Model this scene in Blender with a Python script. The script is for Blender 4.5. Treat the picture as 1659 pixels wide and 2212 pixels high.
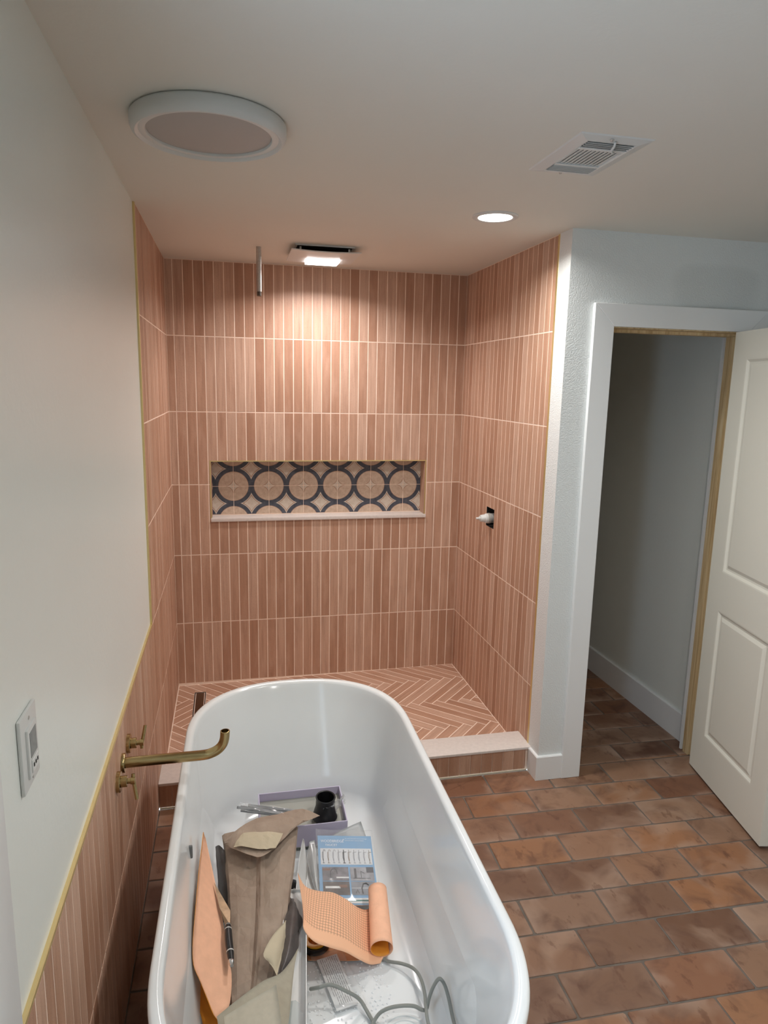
import bpy, bmesh, math, random
from mathutils import Vector, Matrix, Euler
import numpy as np
random.seed(7)
PI = math.pi
sc = bpy.context.scene
COL = sc.collection
for o in list(bpy.data.objects): bpy.data.objects.remove(o)

# ---------------------------------------------------------------- camera, world, exposure
cam = bpy.data.objects.new('camera', bpy.data.cameras.new('camera'))
COL.objects.link(cam); sc.camera = cam
cam.location = (0.33466, -3.96073, 1.78192)
cam.rotation_euler = (1.389122, -0.020275, -0.218342)
cam.data.sensor_fit = 'HORIZONTAL'; cam.data.sensor_width = 36.0
cam.data.lens = 1483.5 / 1659 * 36.0
cam.data.clip_start = 0.02; cam.data.clip_end = 50
w = bpy.data.worlds.new('world'); sc.world = w; pl_ = bpy.data.lights.new('window_portal', 'AREA')
pl_.shape = 'RECTANGLE'; pl_.size = 1.24; pl_.size_y = 0.5; pl_.cycles.is_portal = True
po_ = bpy.data.objects.new('window_portal', pl_); COL.objects.link(po_); po_.location = (-.11, -3.35, 1.48); po_.rotation_euler = (0, -PI/2, 0)
if True: pass; w.use_nodes = True
w.node_tree.nodes['Background'].inputs[0].default_value = (0.62, 0.80, 1.0, 1)
w.node_tree.nodes['Background'].inputs[1].default_value = 12.0
sc.view_settings.view_transform = 'Standard'; sc.view_settings.look = 'None'
sc.view_settings.gamma = 1; sc.view_settings.use_curve_mapping = False
sc.view_settings.exposure = 0.1
LAMP = 9.0          # emission of the recessed lights
LAMP_SHOWER = 7.0   # emission of the lit panel in the exhaust fan

W_DOWN = 9.3         # watts of each recessed light
W_FAN = 9.0          # watts of the fan's light
SPREAD = math.radians(154)
def lamp_light(name, parent, loc, size, watts, color, shape='DISK', size_y=None):
    l = bpy.data.lights.new(name, 'AREA'); l.shape = shape; l.size = size; l.energy = watts; l.color = color; l.spread = SPREAD
    if size_y: l.size_y = size_y
    o = bpy.data.objects.new(name, l); COL.objects.link(o); o.parent = parent; o.location = loc
    return o

# ---------------------------------------------------------------- colours and materials
def s2l(c): return tuple((x/255/12.92 if x/255 <= .04045 else ((x/255+.055)/1.055)**2.4) for x in c)
def C4(c): return tuple(s2l(c)) + (1,)
class NB:
    """small node builder"""
    def __init__(s, name):
        s.m = bpy.data.materials.new(name); s.m.use_nodes = True
        s.t = s.m.node_tree; s.b = s.t.nodes['Principled BSDF']
    def n(s, typ, **kw):
        o = s.t.nodes.new(typ)
        for k, v in kw.items(): setattr(o, k, v)
        return o
    def put(s, sock, v):
        if hasattr(v, 'links'): s.t.links.new(v, sock)
        elif isinstance(v, (tuple, list)) and len(v) == 3 and sock.type == 'RGBA': sock.default_value = tuple(v)+(1,)
        else: sock.default_value = v
    def math(s, op, a, b=0.0, c=None):
        o = s.n('ShaderNodeMath', operation=op); s.put(o.inputs[0], a); s.put(o.inputs[1], b)
        if c is not None: s.put(o.inputs[2], c)
        return o.outputs[0]
    def mix(s, f, a, b, typ='MIX'):
        o = s.n('ShaderNodeMix', data_type='RGBA', blend_type=typ); s.put(o.inputs[0], f); s.put(o.inputs[6], a); s.put(o.inputs[7], b)
        return o.outputs[2]
    def noise(s, vec, scale=5, detail=3, rough=.5, dist=0):
        o = s.n('ShaderNodeTexNoise'); s.put(o.inputs['Vector'], vec); o.inputs['Scale'].default_value = scale
        o.inputs['Detail'].default_value = detail; o.inputs['Roughness'].default_value = rough; o.inputs['Distortion'].default_value = dist
        return o.outputs[0]
    def ramp(s, f, stops):
        o = s.n('ShaderNodeValToRGB'); s.put(o.inputs[0], f); e = o.color_ramp.elements
        while len(e) < len(stops): e.new(.5)
        for el, (p, c) in zip(e, stops): el.position = p; el.color = tuple(c)+(1,) if len(c) == 3 else c
        return o.outputs[0]
    def rng(s, v, a, b, c=0.0, d=1.0):
        o = s.n('ShaderNodeMapRange'); s.put(o.inputs[0], v)
        for i, q in enumerate((a, b, c, d)): o.inputs[1+i].default_value = q
        return o.outputs[0]
    def mapping(s, vec, scale=(1,1,1), loc=(0,0,0)):
        o = s.n('ShaderNodeMapping'); s.put(o.inputs[0], vec); s.put(o.inputs[1], loc); o.inputs[3].default_value = scale
        return o.outputs[0]
    def objrand(s): return s.n('ShaderNodeObjectInfo').outputs['Random']
    def shifted(s, scale=(1,1,1)):
        """object coordinates, shifted by the object's random number"""
        tc = s.n('ShaderNodeTexCoord').outputs['Object']
        r = s.objrand(); cb = s.n('ShaderNodeCombineXYZ')
        s.put(cb.inputs[0], s.math('MULTIPLY', r, 37.0)); s.put(cb.inputs[1], s.math('MULTIPLY', r, 91.0)); s.put(cb.inputs[2], s.math('MULTIPLY', r, 17.0))
        return s.mapping(tc, scale, cb.outputs[0])
    def pos(s): return s.n('ShaderNodeNewGeometry').outputs['Position']
    def bump(s, h, dist=.001, strength=1.0):
        o = s.n('ShaderNodeBump'); o.inputs['Distance'].default_value = dist; o.inputs['Strength'].default_value = strength
        s.put(o.inputs['Height'], h); s.t.links.new(o.outputs[0], s.b.inputs['Normal'])
    def col(s, c): s.put(s.b.inputs['Base Color'], c)
    def rough(s, r): s.put(s.b.inputs['Roughness'], r)
def simple(name, c, rough=.6, metal=0, noise=0, nscale=30, bump=0, bscale=200, **kw):
    k = NB(name); c = s2l(c)
    if noise:
        f = k.noise(k.shifted(), nscale, 3)
        k.col(k.mix(k.rng(f, .3, .7), tuple(x*(1-noise) for x in c), tuple(min(1, x*(1+noise)) for x in c)))
    else: k.col(c)
    k.rough(rough); k.b.inputs['Metallic'].default_value = metal
    if bump: k.bump(k.noise(k.shifted(), bscale, 2), bump)
    for a, v in kw.items(): k.b.inputs[a].default_value = v
    return k.m
M = {}
def wall_mat(name, c, bump, bscale, rough=.5, patch=False):
    k = NB(name); c = s2l(c)
    P = k.pos(); f = k.noise(P, 1.6, 3)
    col = k.mix(k.rng(f, .3, .7), tuple(x*.975 for x in c), c)
    h = k.noise(P, bscale, 2, .5, .3)
    if patch:   # rougher repaired plaster above the doorway
        sx = k.n('ShaderNodeSeparateXYZ'); k.put(sx.inputs[0], P)
        d = k.math('ADD', k.math('POWER', k.math('MULTIPLY', k.math('SUBTRACT', sx.outputs[0], 2.38), 5.0), 4.0), k.math('POWER', k.math('MULTIPLY', k.math('SUBTRACT', sx.outputs[2], 2.22), 11.0), 4.0))
        msk = k.rng(d, .5, 1.6, 1, 0)
        h = k.math('ADD', h, k.math('MULTIPLY', msk, k.noise(P, 260, 2)))
        col = k.mix(k.math('MULTIPLY', msk, .12), col, s2l((150, 155, 150)))
    k.col(col); k.rough(rough); k.bump(h, bump)
    return k.m
M['wall'] = wall_mat('painted_wall', (233, 238, 233), .0006, 60, .34)
M['wall_tex'] = wall_mat('orange_peel_wall', (226, 230, 229), .0018, 170, .5, True)
M['ceil'] = wall_mat('ceiling_paint', (226, 225, 217), .0003, 90, .7)
M['trimw'] = simple('trim_paint', (236, 238, 238), .35, bump=.0002, bscale=40)
M['doorw'] = simple('door_primer', (230, 228, 216), .45, bump=.0002, bscale=60)
M['grout'] = simple('pink_grout', (244, 222, 204), .85, noise=.06, nscale=25, bump=.0004)
M['floorgrout'] = simple('floor_grout', (110, 101, 93), .9, noise=.15, nscale=14, bump=.001, bscale=150)
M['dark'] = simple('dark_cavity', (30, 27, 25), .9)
M['stone'] = simple('pale_stone', (222, 214, 208), .35, noise=.05, nscale=60)
M['plast'] = simple('white_plastic', (214, 216, 214), .4)
M['greyplast'] = simple('grey_diffuser', (176, 174, 172), .5)
M['black'] = simple('black_plastic', (22, 22, 24), .35)
M['brassbr'] = None

def tile_mat(name, a, b, c):
    k = NB(name); r = k.objrand()
    base = k.ramp(r, [(0, s2l(a)), (.3, s2l(b)), (.62, s2l(c)), (.8, s2l(b)), (1, s2l(a))])
    v = k.shifted((1, .045, 1))
    f = k.noise(v, 75, 4, .6)
    g = k.noise(k.shifted((1, .22, 1)), 16, 3, .55)
    dk = tuple(x*.78 for x in s2l(a)); lt = tuple(min(1, x*1.08) for x in s2l(c))
    c1 = k.mix(k.math('MULTIPLY', k.rng(f, .42, .72), .55), base, dk)
    c1 = k.mix(k.math('MULTIPLY', k.rng(g, .5, .8), .55), c1, lt)
    sp = k.noise(k.shifted(), 420, 1)
    c1 = k.mix(k.math('MULTIPLY', k.rng(sp, .66, .72), .6), c1, tuple(x*.6 for x in dk))
    k.col(c1); k.rough(k.rng(g, .3, .7, .38, .55)); k.bump(k.noise(k.shifted(), 90, 3), .0005)
    return k.m
M['tile'] = tile_mat('pink_clay_tile', (177, 134, 109), (194, 153, 128), (208, 173, 151))
# terracotta
k = NB('terracotta_tile'); r = k.objrand()
base = k.ramp(r, [(0, s2l((138, 95, 70))), (.2, s2l((148, 115, 92))), (.4, s2l((120, 82, 61))), (.6, s2l((155, 108, 74))), (.8, s2l((140, 110, 90))), (1, s2l((102, 68, 49)))])
f = k.noise(k.shifted(), 9, 4, .55, .6); g = k.noise(k.shifted((1, 1, 1)), 4.2, 3, .5, .8); h = k.noise(k.shifted((1, .5, 1)), 22, 4, .6)
sx = k.n('ShaderNodeSeparateXYZ'); k.put(sx.inputs[0], k.n('ShaderNodeTexCoord').outputs['Object'])
ex = k.math('POWER', k.math('ABSOLUTE', k.math('DIVIDE', sx.outputs[0], .143)), 5.0); ey = k.math('POWER', k.math('ABSOLUTE', k.math('DIVIDE', sx.outputs[1], .075)), 5.0)
edge = k.math('MULTIPLY', k.math('MAXIMUM', ex, ey), k.rng(g, .38, .6))
c1 = k.mix(k.math('MULTIPLY', k.rng(f, .48, .68), .6), base, s2l((92, 62, 48)))
c1 = k.mix(k.math('MULTIPLY', k.rng(g, .52, .7), .5), c1, s2l((176, 148, 127)))
c1 = k.mix(k.math('MULTIPLY', edge, .45), c1, s2l((170, 146, 130)))
c1 = k.mix(k.math('MULTIPLY', k.rng(h, .60, .66), .45), c1, s2l((92, 56, 40)))
k.col(c1); k.rough(k.rng(f, .3, .7, .42, .62)); k.bump(k.math('ADD', f, k.math('MULTIPLY', h, .4)), .0016); M['terra'] = k.m
# patterned niche tile; UV is in tiles, whole numbers are tile corners
k = NB('patterned_niche_tile'); uv = k.n('ShaderNodeUVMap').outputs[0]; sx = k.n('ShaderNodeSeparateXYZ'); k.put(sx.inputs[0], uv)
U, V = sx.outputs[0], sx.outputs[1]
def fr(a): return k.math('SUBTRACT', k.math('FRACT', k.math('ADD', a, .5)), .5)
u, v = fr(U), fr(V)                      # offset from the nearest corner
r2 = k.math('SQRT', k.math('ADD', k.math('MULTIPLY', u, u), k.math('MULTIPLY', v, v)))
u2, v2 = fr(k.math('ADD', U, .5)), fr(k.math('ADD', V, .5))
sq = lambda a: k.math('SQRT', k.math('ABSOLUTE', a))
star = k.math('ADD', sq(u), sq(v)); dia = k.math('ADD', sq(u2), sq(v2))
nz = k.noise(k.pos(), 45, 4, .6)
body = k.mix(k.rng(nz, .35, .65), s2l((188, 162, 141)), s2l((206, 184, 163)))
grey = k.mix(k.rng(nz, .35, .65), s2l((196, 182, 166)), s2l((210, 198, 184)))
navy = k.mix(k.rng(nz, .3, .7), s2l((56, 60, 72)), s2l((84, 88, 98)))
line = s2l((160, 124, 100))
# the ring keeps to the paths between the diamonds
rdist = k.math('MINIMUM', r2, 9.0)
col = k.mix(k.math('GREATER_THAN', star, .50), grey, body)
col = k.mix(k.math('LESS_THAN', k.math('ABSOLUTE', k.math('SUBTRACT', star, .53)), .02), col, line)
col = k.mix(k.math('GREATER_THAN', rdist, .415), col, line)
col = k.mix(k.math('GREATER_THAN', rdist, .425), col, navy)
col = k.mix(k.math('GREATER_THAN', rdist, .535), col, grey)
col = k.mix(k.math('LESS_THAN', k.math('ABSOLUTE', k.math('SUBTRACT', rdist, .565)), .008), col, line)
k.col(col); k.rough(.5); M['niche'] = k.m
k = NB('pine_wood'); f = k.noise(k.mapping(k.pos(), (60, 60, 2.2)), 1.0, 4, .6, .6)
k.col(k.ramp(f, [(.3, s2l((176, 144, 100))), (.5, s2l((210, 184, 140))), (.7, s2l((224, 204, 164)))])); k.rough(.6); M['pine'] = k.m
M['brass'] = simple('brushed_brass', (176, 156, 112), .24, 1, noise=.05)
M['gold'] = simple('gold_trim_metal', (226, 206, 150), .4, .8)
M['bronze'] = simple('bronze_drain', (96, 68, 46), .35, .6)
M['steel'] = simple('galvanised_pipe', (200, 198, 194), .35, .6, noise=.1, nscale=120)
M['tub'] = simple('white_acrylic', (228, 231, 231), .14, noise=.035, nscale=3, **{'Specular IOR Level': .4})
M['kraft'] = simple('kraft_paper', (178, 160, 144), .85, noise=.09, nscale=12, bump=.002, bscale=26)
k = NB('kraft_paper'); vo = k.n('ShaderNodeTexVoronoi', feature='DISTANCE_TO_EDGE'); k.put(vo.inputs['Vector'], k.mapping(k.shifted(), (1, .6, 1))); vo.inputs['Scale'].default_value = 9
vo2 = k.n('ShaderNodeTexVoronoi', feature='DISTANCE_TO_EDGE'); k.put(vo2.inputs['Vector'], k.shifted()); vo2.inputs['Scale'].default_value = 24
k.col(k.mix(k.rng(k.noise(k.shifted(), 14, 3), .3, .7), s2l((156, 136, 120)), s2l((174, 155, 138)))); k.rough(.85)
k.bump(k.math('ADD', vo.outputs[0], k.math('MULTIPLY', vo2.outputs[0], .4)), .014, .8); M['kraft'] = k.m
M['kraft_light'] = simple('kraft_inside', (198, 184, 158), .85, noise=.04, nscale=20, bump=.0008, bscale=30)
M['chip'] = simple('chipboard', (168, 160, 142), .85, noise=.05, nscale=60, bump=.0004, bscale=120)
M['lav'] = simple('lavender_card', (198, 190, 212), .7)
M['lavgrey'] = simple('card_inside', (166, 166, 158), .8)
M['card_white'] = simple('white_card', (224, 224, 222), .55)
M['darkplast'] = simple('dark_grey_film', (86, 80, 78), .35, noise=.2, nscale=20, bump=.003, bscale=20)
M['peach'] = simple('peach_membrane', (246, 190, 156), .75, noise=.05, nscale=40, bump=.0004, bscale=220)
M['orange'] = simple('orange_membrane', (246, 164, 56), .6, noise=.06, nscale=30)
M['yellow'] = simple('yellow_tape', (228, 168, 40), .35)
M['strip'] = simple('grey_metal_strip', (92, 98, 102), .5, 0, noise=.2, nscale=60)
M['blade'] = simple('rusty_steel', (134, 112, 88), .35, .7, noise=.25, nscale=40)
M['chrome'] = simple('chrome', (205, 205, 205), .15, 1)
M['ringw'] = simple('pale_band', (206, 204, 200), .4)
k = NB('braided_hose'); tc = k.n('ShaderNodeTexCoord').outputs['UV']
wv = k.n('ShaderNodeTexWave'); k.put(wv.inputs[0], tc); wv.inputs['Scale'].default_value = 60; wv.bands_direction = 'DIAGONAL'
k.col(k.mix(wv.outputs[1], s2l((150, 154, 148)), s2l((198, 200, 192)))); k.rough(.35); k.bump(wv.outputs[1], .0006); M['hose'] = k.m
# membrane with a printed grid (UV 0..1 along and across)
k = NB('peach_membrane_grid'); sx = k.n('ShaderNodeSeparateXYZ'); k.put(sx.inputs[0], k.n('ShaderNodeUVMap').outputs[0])
gu = k.math('ABSOLUTE', k.math('SUBTRACT', k.math('FRACT', k.math('MULTIPLY', sx.outputs[0], 36.0)), .5)); gv = k.math('ABSOLUTE', k.math('SUBTRACT', k.math('FRACT', k.math('MULTIPLY', sx.outputs[1], 22.0)), .5))
ln = k.math('GREATER_THAN', k.math('MAXIMUM', gu, gv), .435)
ln = k.math('MULTIPLY', ln, k.math('LESS_THAN', sx.outputs[1], .80))
k.col(k.mix(k.math('MULTIPLY', ln, .7), s2l((244, 190, 152)), s2l((96, 66, 54)))); k.rough(.75); M['peach_grid'] = k.m
def film(name, tint, alpha, rough=.08):
    k = NB(name); t = k.t; tr = k.n('ShaderNodeBsdfTransparent'); gl = k.n('ShaderNodeBsdfPrincipled'); mx = k.n('ShaderNodeMixShader')
    gl.inputs['Base Color'].default_value = C4(tint); gl.inputs['Roughness'].default_value = rough; gl.inputs['Specular IOR Level'].default_value = 1.0
    lw = k.n('ShaderNodeLayerWeight'); lw.inputs[0].default_value = .35
    k.put(mx.inputs[0], k.math('ADD', alpha, k.math('MULTIPLY', lw.outputs[1], .3)))
    t.links.new(tr.outputs[0], mx.inputs[1]); t.links.new(gl.outputs[0], mx.inputs[2])
    t.links.new(mx.outputs[0], t.nodes['Material Output'].inputs[0]); t.nodes.remove(k.b)
    return k.m
M['film'] = film('clear_film', (225, 228, 230), .02)
M['film_grey'] = film('grey_film', (190, 192, 192), .55, .2)
M['pane'] = film('window_glass', (240, 245, 250), .03, .02)
def emit(name, c, st):
    k = NB(name); k.b.inputs['Base Color'].default_value = C4((240, 240, 240))
    k.b.inputs['Emission Color'].default_value = tuple(c)+(1,); k.b.inputs['Emission Strength'].default_value = st
    return k.m
M['lamp'] = emit('lit_diffuser', (1.0, .975, .935), LAMP)
M['lamp2'] = emit('lit_fan_panel', (1.0, .93, .91), LAMP_SHOWER)

# ---------------------------------------------------------------- mesh helpers
def link(name, me, parent=None, mat=None):
    o = bpy.data.objects.new(name, me); COL.objects.link(o)
    if parent is not None: o.parent = parent
    if mat is not None:
        for m_ in (mat if isinstance(mat, (list, tuple)) else [mat]): me.materials.append(m_)
    return o
def tag(o, label=None, cat=None, group=None, kind=None):
    if label: o['label'] = label
    if cat: o['category'] = cat
    if group: o['group'] = group
    if kind: o['kind'] = kind
    return o
def empty(name, loc=(0, 0, 0), rot=(0, 0, 0), label=None, cat=None, group=None, kind=None):
    o = bpy.data.objects.new(name, None); COL.objects.link(o); o.location = loc; o.rotation_euler = rot; o.empty_display_size = .05
    return tag(o, label, cat, group, kind)
def fin(name, bm, mat, parent=None, smooth=None):
    bmesh.ops.recalc_face_normals(bm, faces=bm.faces)
    me = bpy.data.meshes.new(name); bm.to_mesh(me); bm.free()
    if smooth is not None:
        for p in me.polygons: p.use_smooth = True
        if smooth < 3: me.set_sharp_from_angle(angle=smooth)
    return link(name, me, parent, mat)
def box(bm, a, b, bev=0, seg=2):
    x0, y0, z0 = (min(a[i], b[i]) for i in range(3)); x1, y1, z1 = (max(a[i], b[i]) for i in range(3))
    vs = [bm.verts.new(p) for p in ((x0,y0,z0),(x1,y0,z0),(x1,y1,z0),(x0,y1,z0),(x0,y0,z1),(x1,y0,z1),(x1,y1,z1),(x0,y1,z1))]
    fs = [bm.faces.new([vs[i] for i in f]) for f in ((0,3,2,1),(4,5,6,7),(0,1,5,4),(1,2,6,5),(2,3,7,6),(3,0,4,7))]
    if bev: bmesh.ops.bevel(bm, geom=list({e for f in fs for e in f.edges}), offset=bev, segments=seg, profile=.6, affect='EDGES')
    return bm
def bx(name, a, b, mat, parent=None, bev=0, seg=2):
    bm = bmesh.new(); box(bm, a, b, bev, seg); return fin(name, bm, mat, parent, .6 if bev else None)
def lathe(bm, prof, n=48, mtx=None, close=False):
    rings = []
    for (r, z) in prof:
        if r < 1e-6: rings.append([bm.verts.new((0, 0, z))])
        else: rings.append([bm.verts.new((r*math.cos(2*PI*i/n), r*math.sin(2*PI*i/n), z)) for i in range(n)])
    vs = [v for q in rings for v in q]
    pairs = list(zip(rings[:-1], rings[1:])) + ([(rings[-1], rings[0])] if close else [])
    for a, b in pairs:
        for i in range(n):
            j = (i+1) % n
            if len(a) == 1 and len(b) == 1: continue
            if len(a) == 1: bm.faces.new((a[0], b[i], b[j]))
            elif len(b) == 1: bm.faces.new((a[i], a[j], b[0]))
            else: bm.faces.new((a[i], a[j], b[j], b[i]))
    if mtx is not None: bmesh.ops.transform(bm, matrix=mtx, verts=vs)
    return bm
def catmull(pts, n):
    P = [Vector(p) for p in pts]; P = [P[0]*2-P[1]] + P + [P[-1]*2-P[-2]]; out = []
    for i in range(1, len(P)-2):
        for k_ in range(n):
            t = k_/n; a, b, c, d = P[i-1], P[i], P[i+1], P[i+2]
            out.append(.5*((2*b)+(c-a)*t+(2*a-5*b+4*c-d)*t*t+(3*b-a-3*c+d)*t**3))
    out.append(P[-2]); return out
def tube(bm, path, rad, n=14, cap=True):
    P = [Vector(p) for p in path]; R_ = rad if isinstance(rad, (list, tuple)) else [rad]*len(P)
    uvl = bm.loops.layers.uv.verify()
    t0 = (P[1]-P[0]).normalized(); up = Vector((0, 0, 1)) if abs(t0.z) < .9 else Vector((1, 0, 0))
    nx = t0.cross(up).normalized(); rings = []; L = 0
    for i, p in enumerate(P):
        t = (P[min(i+1, len(P)-1)]-P[max(i-1, 0)]).normalized()
        nx = (nx - t*nx.dot(t)).normalized(); ny = t.cross(nx)
        if i: L += (P[i]-P[i-1]).length
        rings.append(([bm.verts.new(p+R_[i]*(math.cos(2*PI*k_/n)*nx+math.sin(2*PI*k_/n)*ny)) for k_ in range(n)], L))
    for (a, la), (b, lb) in zip(rings[:-1], rings[1:]):
        for i in range(n):
            j = (i+1) % n; f = bm.faces.new((a[i], a[j], b[j], b[i]))
            for lp, q in zip(f.loops, ((i/n, la), (((i+1)/n), la), (((i+1)/n), lb), (i/n, lb))): lp[uvl].uv = (q[0]*.3, q[1]*10)
    if cap: bm.faces.new(rings[0][0][::-1]); bm.faces.new(rings[-1][0])
    return bm
def sheet(name, grid, mats, parent=None, thick=.0012, up=4, noise=0, seed=0, uvs=False, smooth=True):
    """a sheet of paper or film with thickness from a control grid (rows x cols of points)"""
    rows = [catmull(r_, up) for r_ in grid]; cols = [catmull([r_[j] for r_ in rows], up) for j in range(len(rows[0]))]
    nr, nc = len(cols[0]), len(cols); rnd = random.Random(seed)
    G = [[cols[j][i].copy() for j in range(nc)] for i in range(nr)]
    if noise:
        ph = [(rnd.uniform(3, 26), rnd.uniform(3, 26), rnd.uniform(0, 6)) for _ in range(7)]
        def w_(i, j):
            s_ = 0
            for a, b, c in ph: s_ += abs(math.sin(a*i/nr+b*j/nc+c))-.6
            return s_/3
    def nrm(i, j):
        a = G[min(i+1, nr-1)][j]-G[max(i-1, 0)][j]; b = G[i][min(j+1, nc-1)]-G[i][max(j-1, 0)]
        q = b.cross(a); return q.normalized() if q.length > 1e-9 else Vector((0, 0, 1))
    N = [[nrm(i, j) for j in range(nc)] for i in range(nr)]
    if noise:
        for i in range(nr):
            for j in range(nc): G[i][j] += N[i][j]*noise*w_(i, j)
        N = [[nrm(i, j) for j in range(nc)] for i in range(nr)]
    bm = bmesh.new(); uvl = bm.loops.layers.uv.verify()
    A = [[bm.verts.new(G[i][j]+N[i][j]*thick*.5) for j in range(nc)] for i in range(nr)]
    B = [[bm.verts.new(G[i][j]-N[i][j]*thick*.5) for j in range(nc)] for i in range(nr)]
    def q(vs, idx, mi):
        f = bm.faces.new(vs); f.material_index = mi; f.smooth = smooth
        for lp, (i, j) in zip(f.loops, idx): lp[uvl].uv = (j/(nc-1), i/(nr-1))
    for i in range(nr-1):
        for j in range(nc-1):
            id_ = [(i, j), (i, j+1), (i+1, j+1), (i+1, j)]
            q([A[a][b] for a, b in id_][::-1], id_[::-1], 0); q([B[a][b] for a, b in id_], id_, 1 if len(mats) > 1 else 0)
    e = len(mats)-1
    for i in range(nr-1):
        for j, s_ in ((0, 1), (nc-1, -1)):
            vs = [A[i][j], A[i+1][j], B[i+1][j], B[i][j]][::s_]; f = bm.faces.new(vs); f.material_index = e
    for j in range(nc-1):
        for i, s_ in ((0, 1), (nr-1, -1)):
            vs = [A[i][j+1], A[i][j], B[i][j], B[i][j+1]][::s_]; f = bm.faces.new(vs); f.material_index = e
    me = bpy.data.meshes.new(name); bm.to_mesh(me); bm.free()
    return link(name, me, parent, mats)

# polygons in a wall plane -------------------------------------------------
def clip(poly, a, b, c):            # keep a*x+b*y<=c
    out = []
    for i in range(len(poly)):
        p, q = poly[i], poly[(i+1) % len(poly)]; dp, dq = a*p[0]+b*p[1]-c, a*q[0]+b*q[1]-c
        if dp <= 0: out.append(p)
        if (dp < 0 < dq) or (dq < 0 < dp):
            t = dp/(dp-dq); out.append((p[0]+(q[0]-p[0])*t, p[1]+(q[1]-p[1])*t))
    return out
def area(p): return abs(sum(p[i][0]*p[(i+1) % len(p)][1]-p[(i+1) % len(p)][0]*p[i][1] for i in range(len(p))))/2 if len(p) > 2 else 0
def inrect(p, x0, y0, x1, y1):
    for c in ((-1, 0, -x0), (1, 0, x1), (0, -1, -y0), (0, 1, y1)):
        p = clip(p, *c)
        if len(p) < 3: return []
    return p
def minus(p, x0, y0, x1, y1):       # polygon minus a rectangle, as convex pieces
    if area(inrect(p, x0, y0, x1, y1)) < 1e-7: return [p]
    out = [clip(p, 1, 0, x0), clip(p, -1, 0, -x1)]; mid = clip(clip(p, -1, 0, -x0), 1, 0, x1)
    if len(mid) > 2: out += [clip(mid, 0, 1, y0), clip(mid, 0, -1, -y1)]
    return [q for q in out if len(q) > 2 and area(q) > 2e-5]
CACHE = {}
def dedupe(p):
    out = []
    for q in p:
        if not out or math.hypot(q[0]-out[-1][0], q[1]-out[-1][1]) > 1e-4: out.append(q)
    if len(out) > 1 and math.hypot(out[0][0]-out[-1][0], out[0][1]-out[-1][1]) < 1e-4: out.pop()
    return out
def inset(p, d):
    """inset a convex counter-clockwise polygon"""
    n = len(p); out = []
    for i in range(n):
        a, b, c = p[i-1], p[i], p[(i+1) % n]
        e1 = Vector((b[0]-a[0], b[1]-a[1])).normalized(); e2 = Vector((c[0]-b[0], c[1]-b[1])).normalized()
        n1 = Vector((-e1.y, e1.x)); n2 = Vector((-e2.y, e2.x)); m_ = n1+n2; L = m_.length
        if L < 1e-6: out.append(b); continue
        m_ /= L; k_ = min(d/max(m_.dot(n1), .35), d*2.2); out.append((b[0]+m_.x*k_, b[1]+m_.y*k_))
    return out
def piece(name, poly, O, U, V, mat, parent, h=.0009, bev=.0009, ang=0.0, key=None, jit=.0002, uvf=None):
    """one tile: convex polygon in plane (O,U,V); ang = angle of the tile's length from V in that plane"""
    poly = dedupe(poly)
    if len(poly) < 3: return None
    cx = sum(p[0] for p in poly)/len(poly); cy = sum(p[1] for p in poly)/len(poly)
    c, s = math.cos(-ang), math.sin(-ang)
    loc = [((p[0]-cx)*c-(p[1]-cy)*s, (p[0]-cx)*s+(p[1]-cy)*c) for p in poly]
    sa = sum(loc[i][0]*loc[(i+1) % len(loc)][1]-loc[(i+1) % len(loc)][0]*loc[i][1] for i in range(len(loc)))
    if sa < 0: loc = loc[::-1]
    kk = key if key else (name, tuple((round(a*5000), round(b*5000)) for a, b in loc))
    if uvf or kk not in CACHE:
        ins = inset(loc, bev); n = len(loc)
        bm = bmesh.new(); uvl = bm.loops.layers.uv.verify()
        b0 = [bm.verts.new((a, b, 0)) for a, b in loc]; b1 = [bm.verts.new((a, b, h-bev*.75)) for a, b in loc]; b2 = [bm.verts.new((a, b, h)) for a, b in ins]
        fs = [bm.faces.new(b2)]
        for i in range(n):
            j = (i+1) % n; fs.append(bm.faces.new((b0[i], b0[j], b1[j], b1[i]))); fs.append(bm.faces.new((b1[i], b1[j], b2[j], b2[i])))
        fs.append(bm.faces.new(b0[::-1]))
        for f in fs:
            for lp in f.loops:
                q = lp.vert.co; lp[uvl].uv = uvf(q.x+cx, q.y+cy) if uvf else (q.x, q.y)
        me = bpy.data.meshes.new(name); bm.to_mesh(me); bm.free(); me.materials.append(mat)
        if not uvf: CACHE[kk] = me
    else: me = CACHE[kk]
    o = bpy.data.objects.new(name, me); COL.objects.link(o); o.parent = parent
    N = U.cross(V)
    p0 = O+U*cx+V*cy + N*random.uniform(-jit, 0)
    X = U*math.cos(ang)+V*math.sin(ang); Y = -U*math.sin(ang)+V*math.cos(ang)
    Mx = Matrix(((X.x, Y.x, N.x, p0.x), (X.y, Y.y, N.y, p0.y), (X.z, Y.z, N.z, p0.z), (0, 0, 0, 1)))
    o.matrix_basis = Mx
    return o
def rect(x0, y0, x1, y1): return [(x0, y0), (x1, y0), (x1, y1), (x0, y1)]

# ---------------------------------------------------------------- dimensions
W = 1.6967; H = 2.42; TL = .012; GB = .0009          # GB: tiles stand proud of the grout bed
D1 = 1.163; DL = 1.171; YW = -1.276; XO = 3.45; YN = -5.3
R1 = 2.0266; RH = .4061; G = .0048; PT = .0532
ROWS = [(R1-i*RH, R1-(i-1)*RH) for i in range(0, 6)]   # (bottom, top); the first one is cut by the ceiling
ROWS[0] = (R1, H); ROWS[5] = (0.0, R1-4*RH)
NX0, NX1, NZ0, NZ1, ND = .2245, 1.4775, 1.012, 1.343, .092

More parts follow.
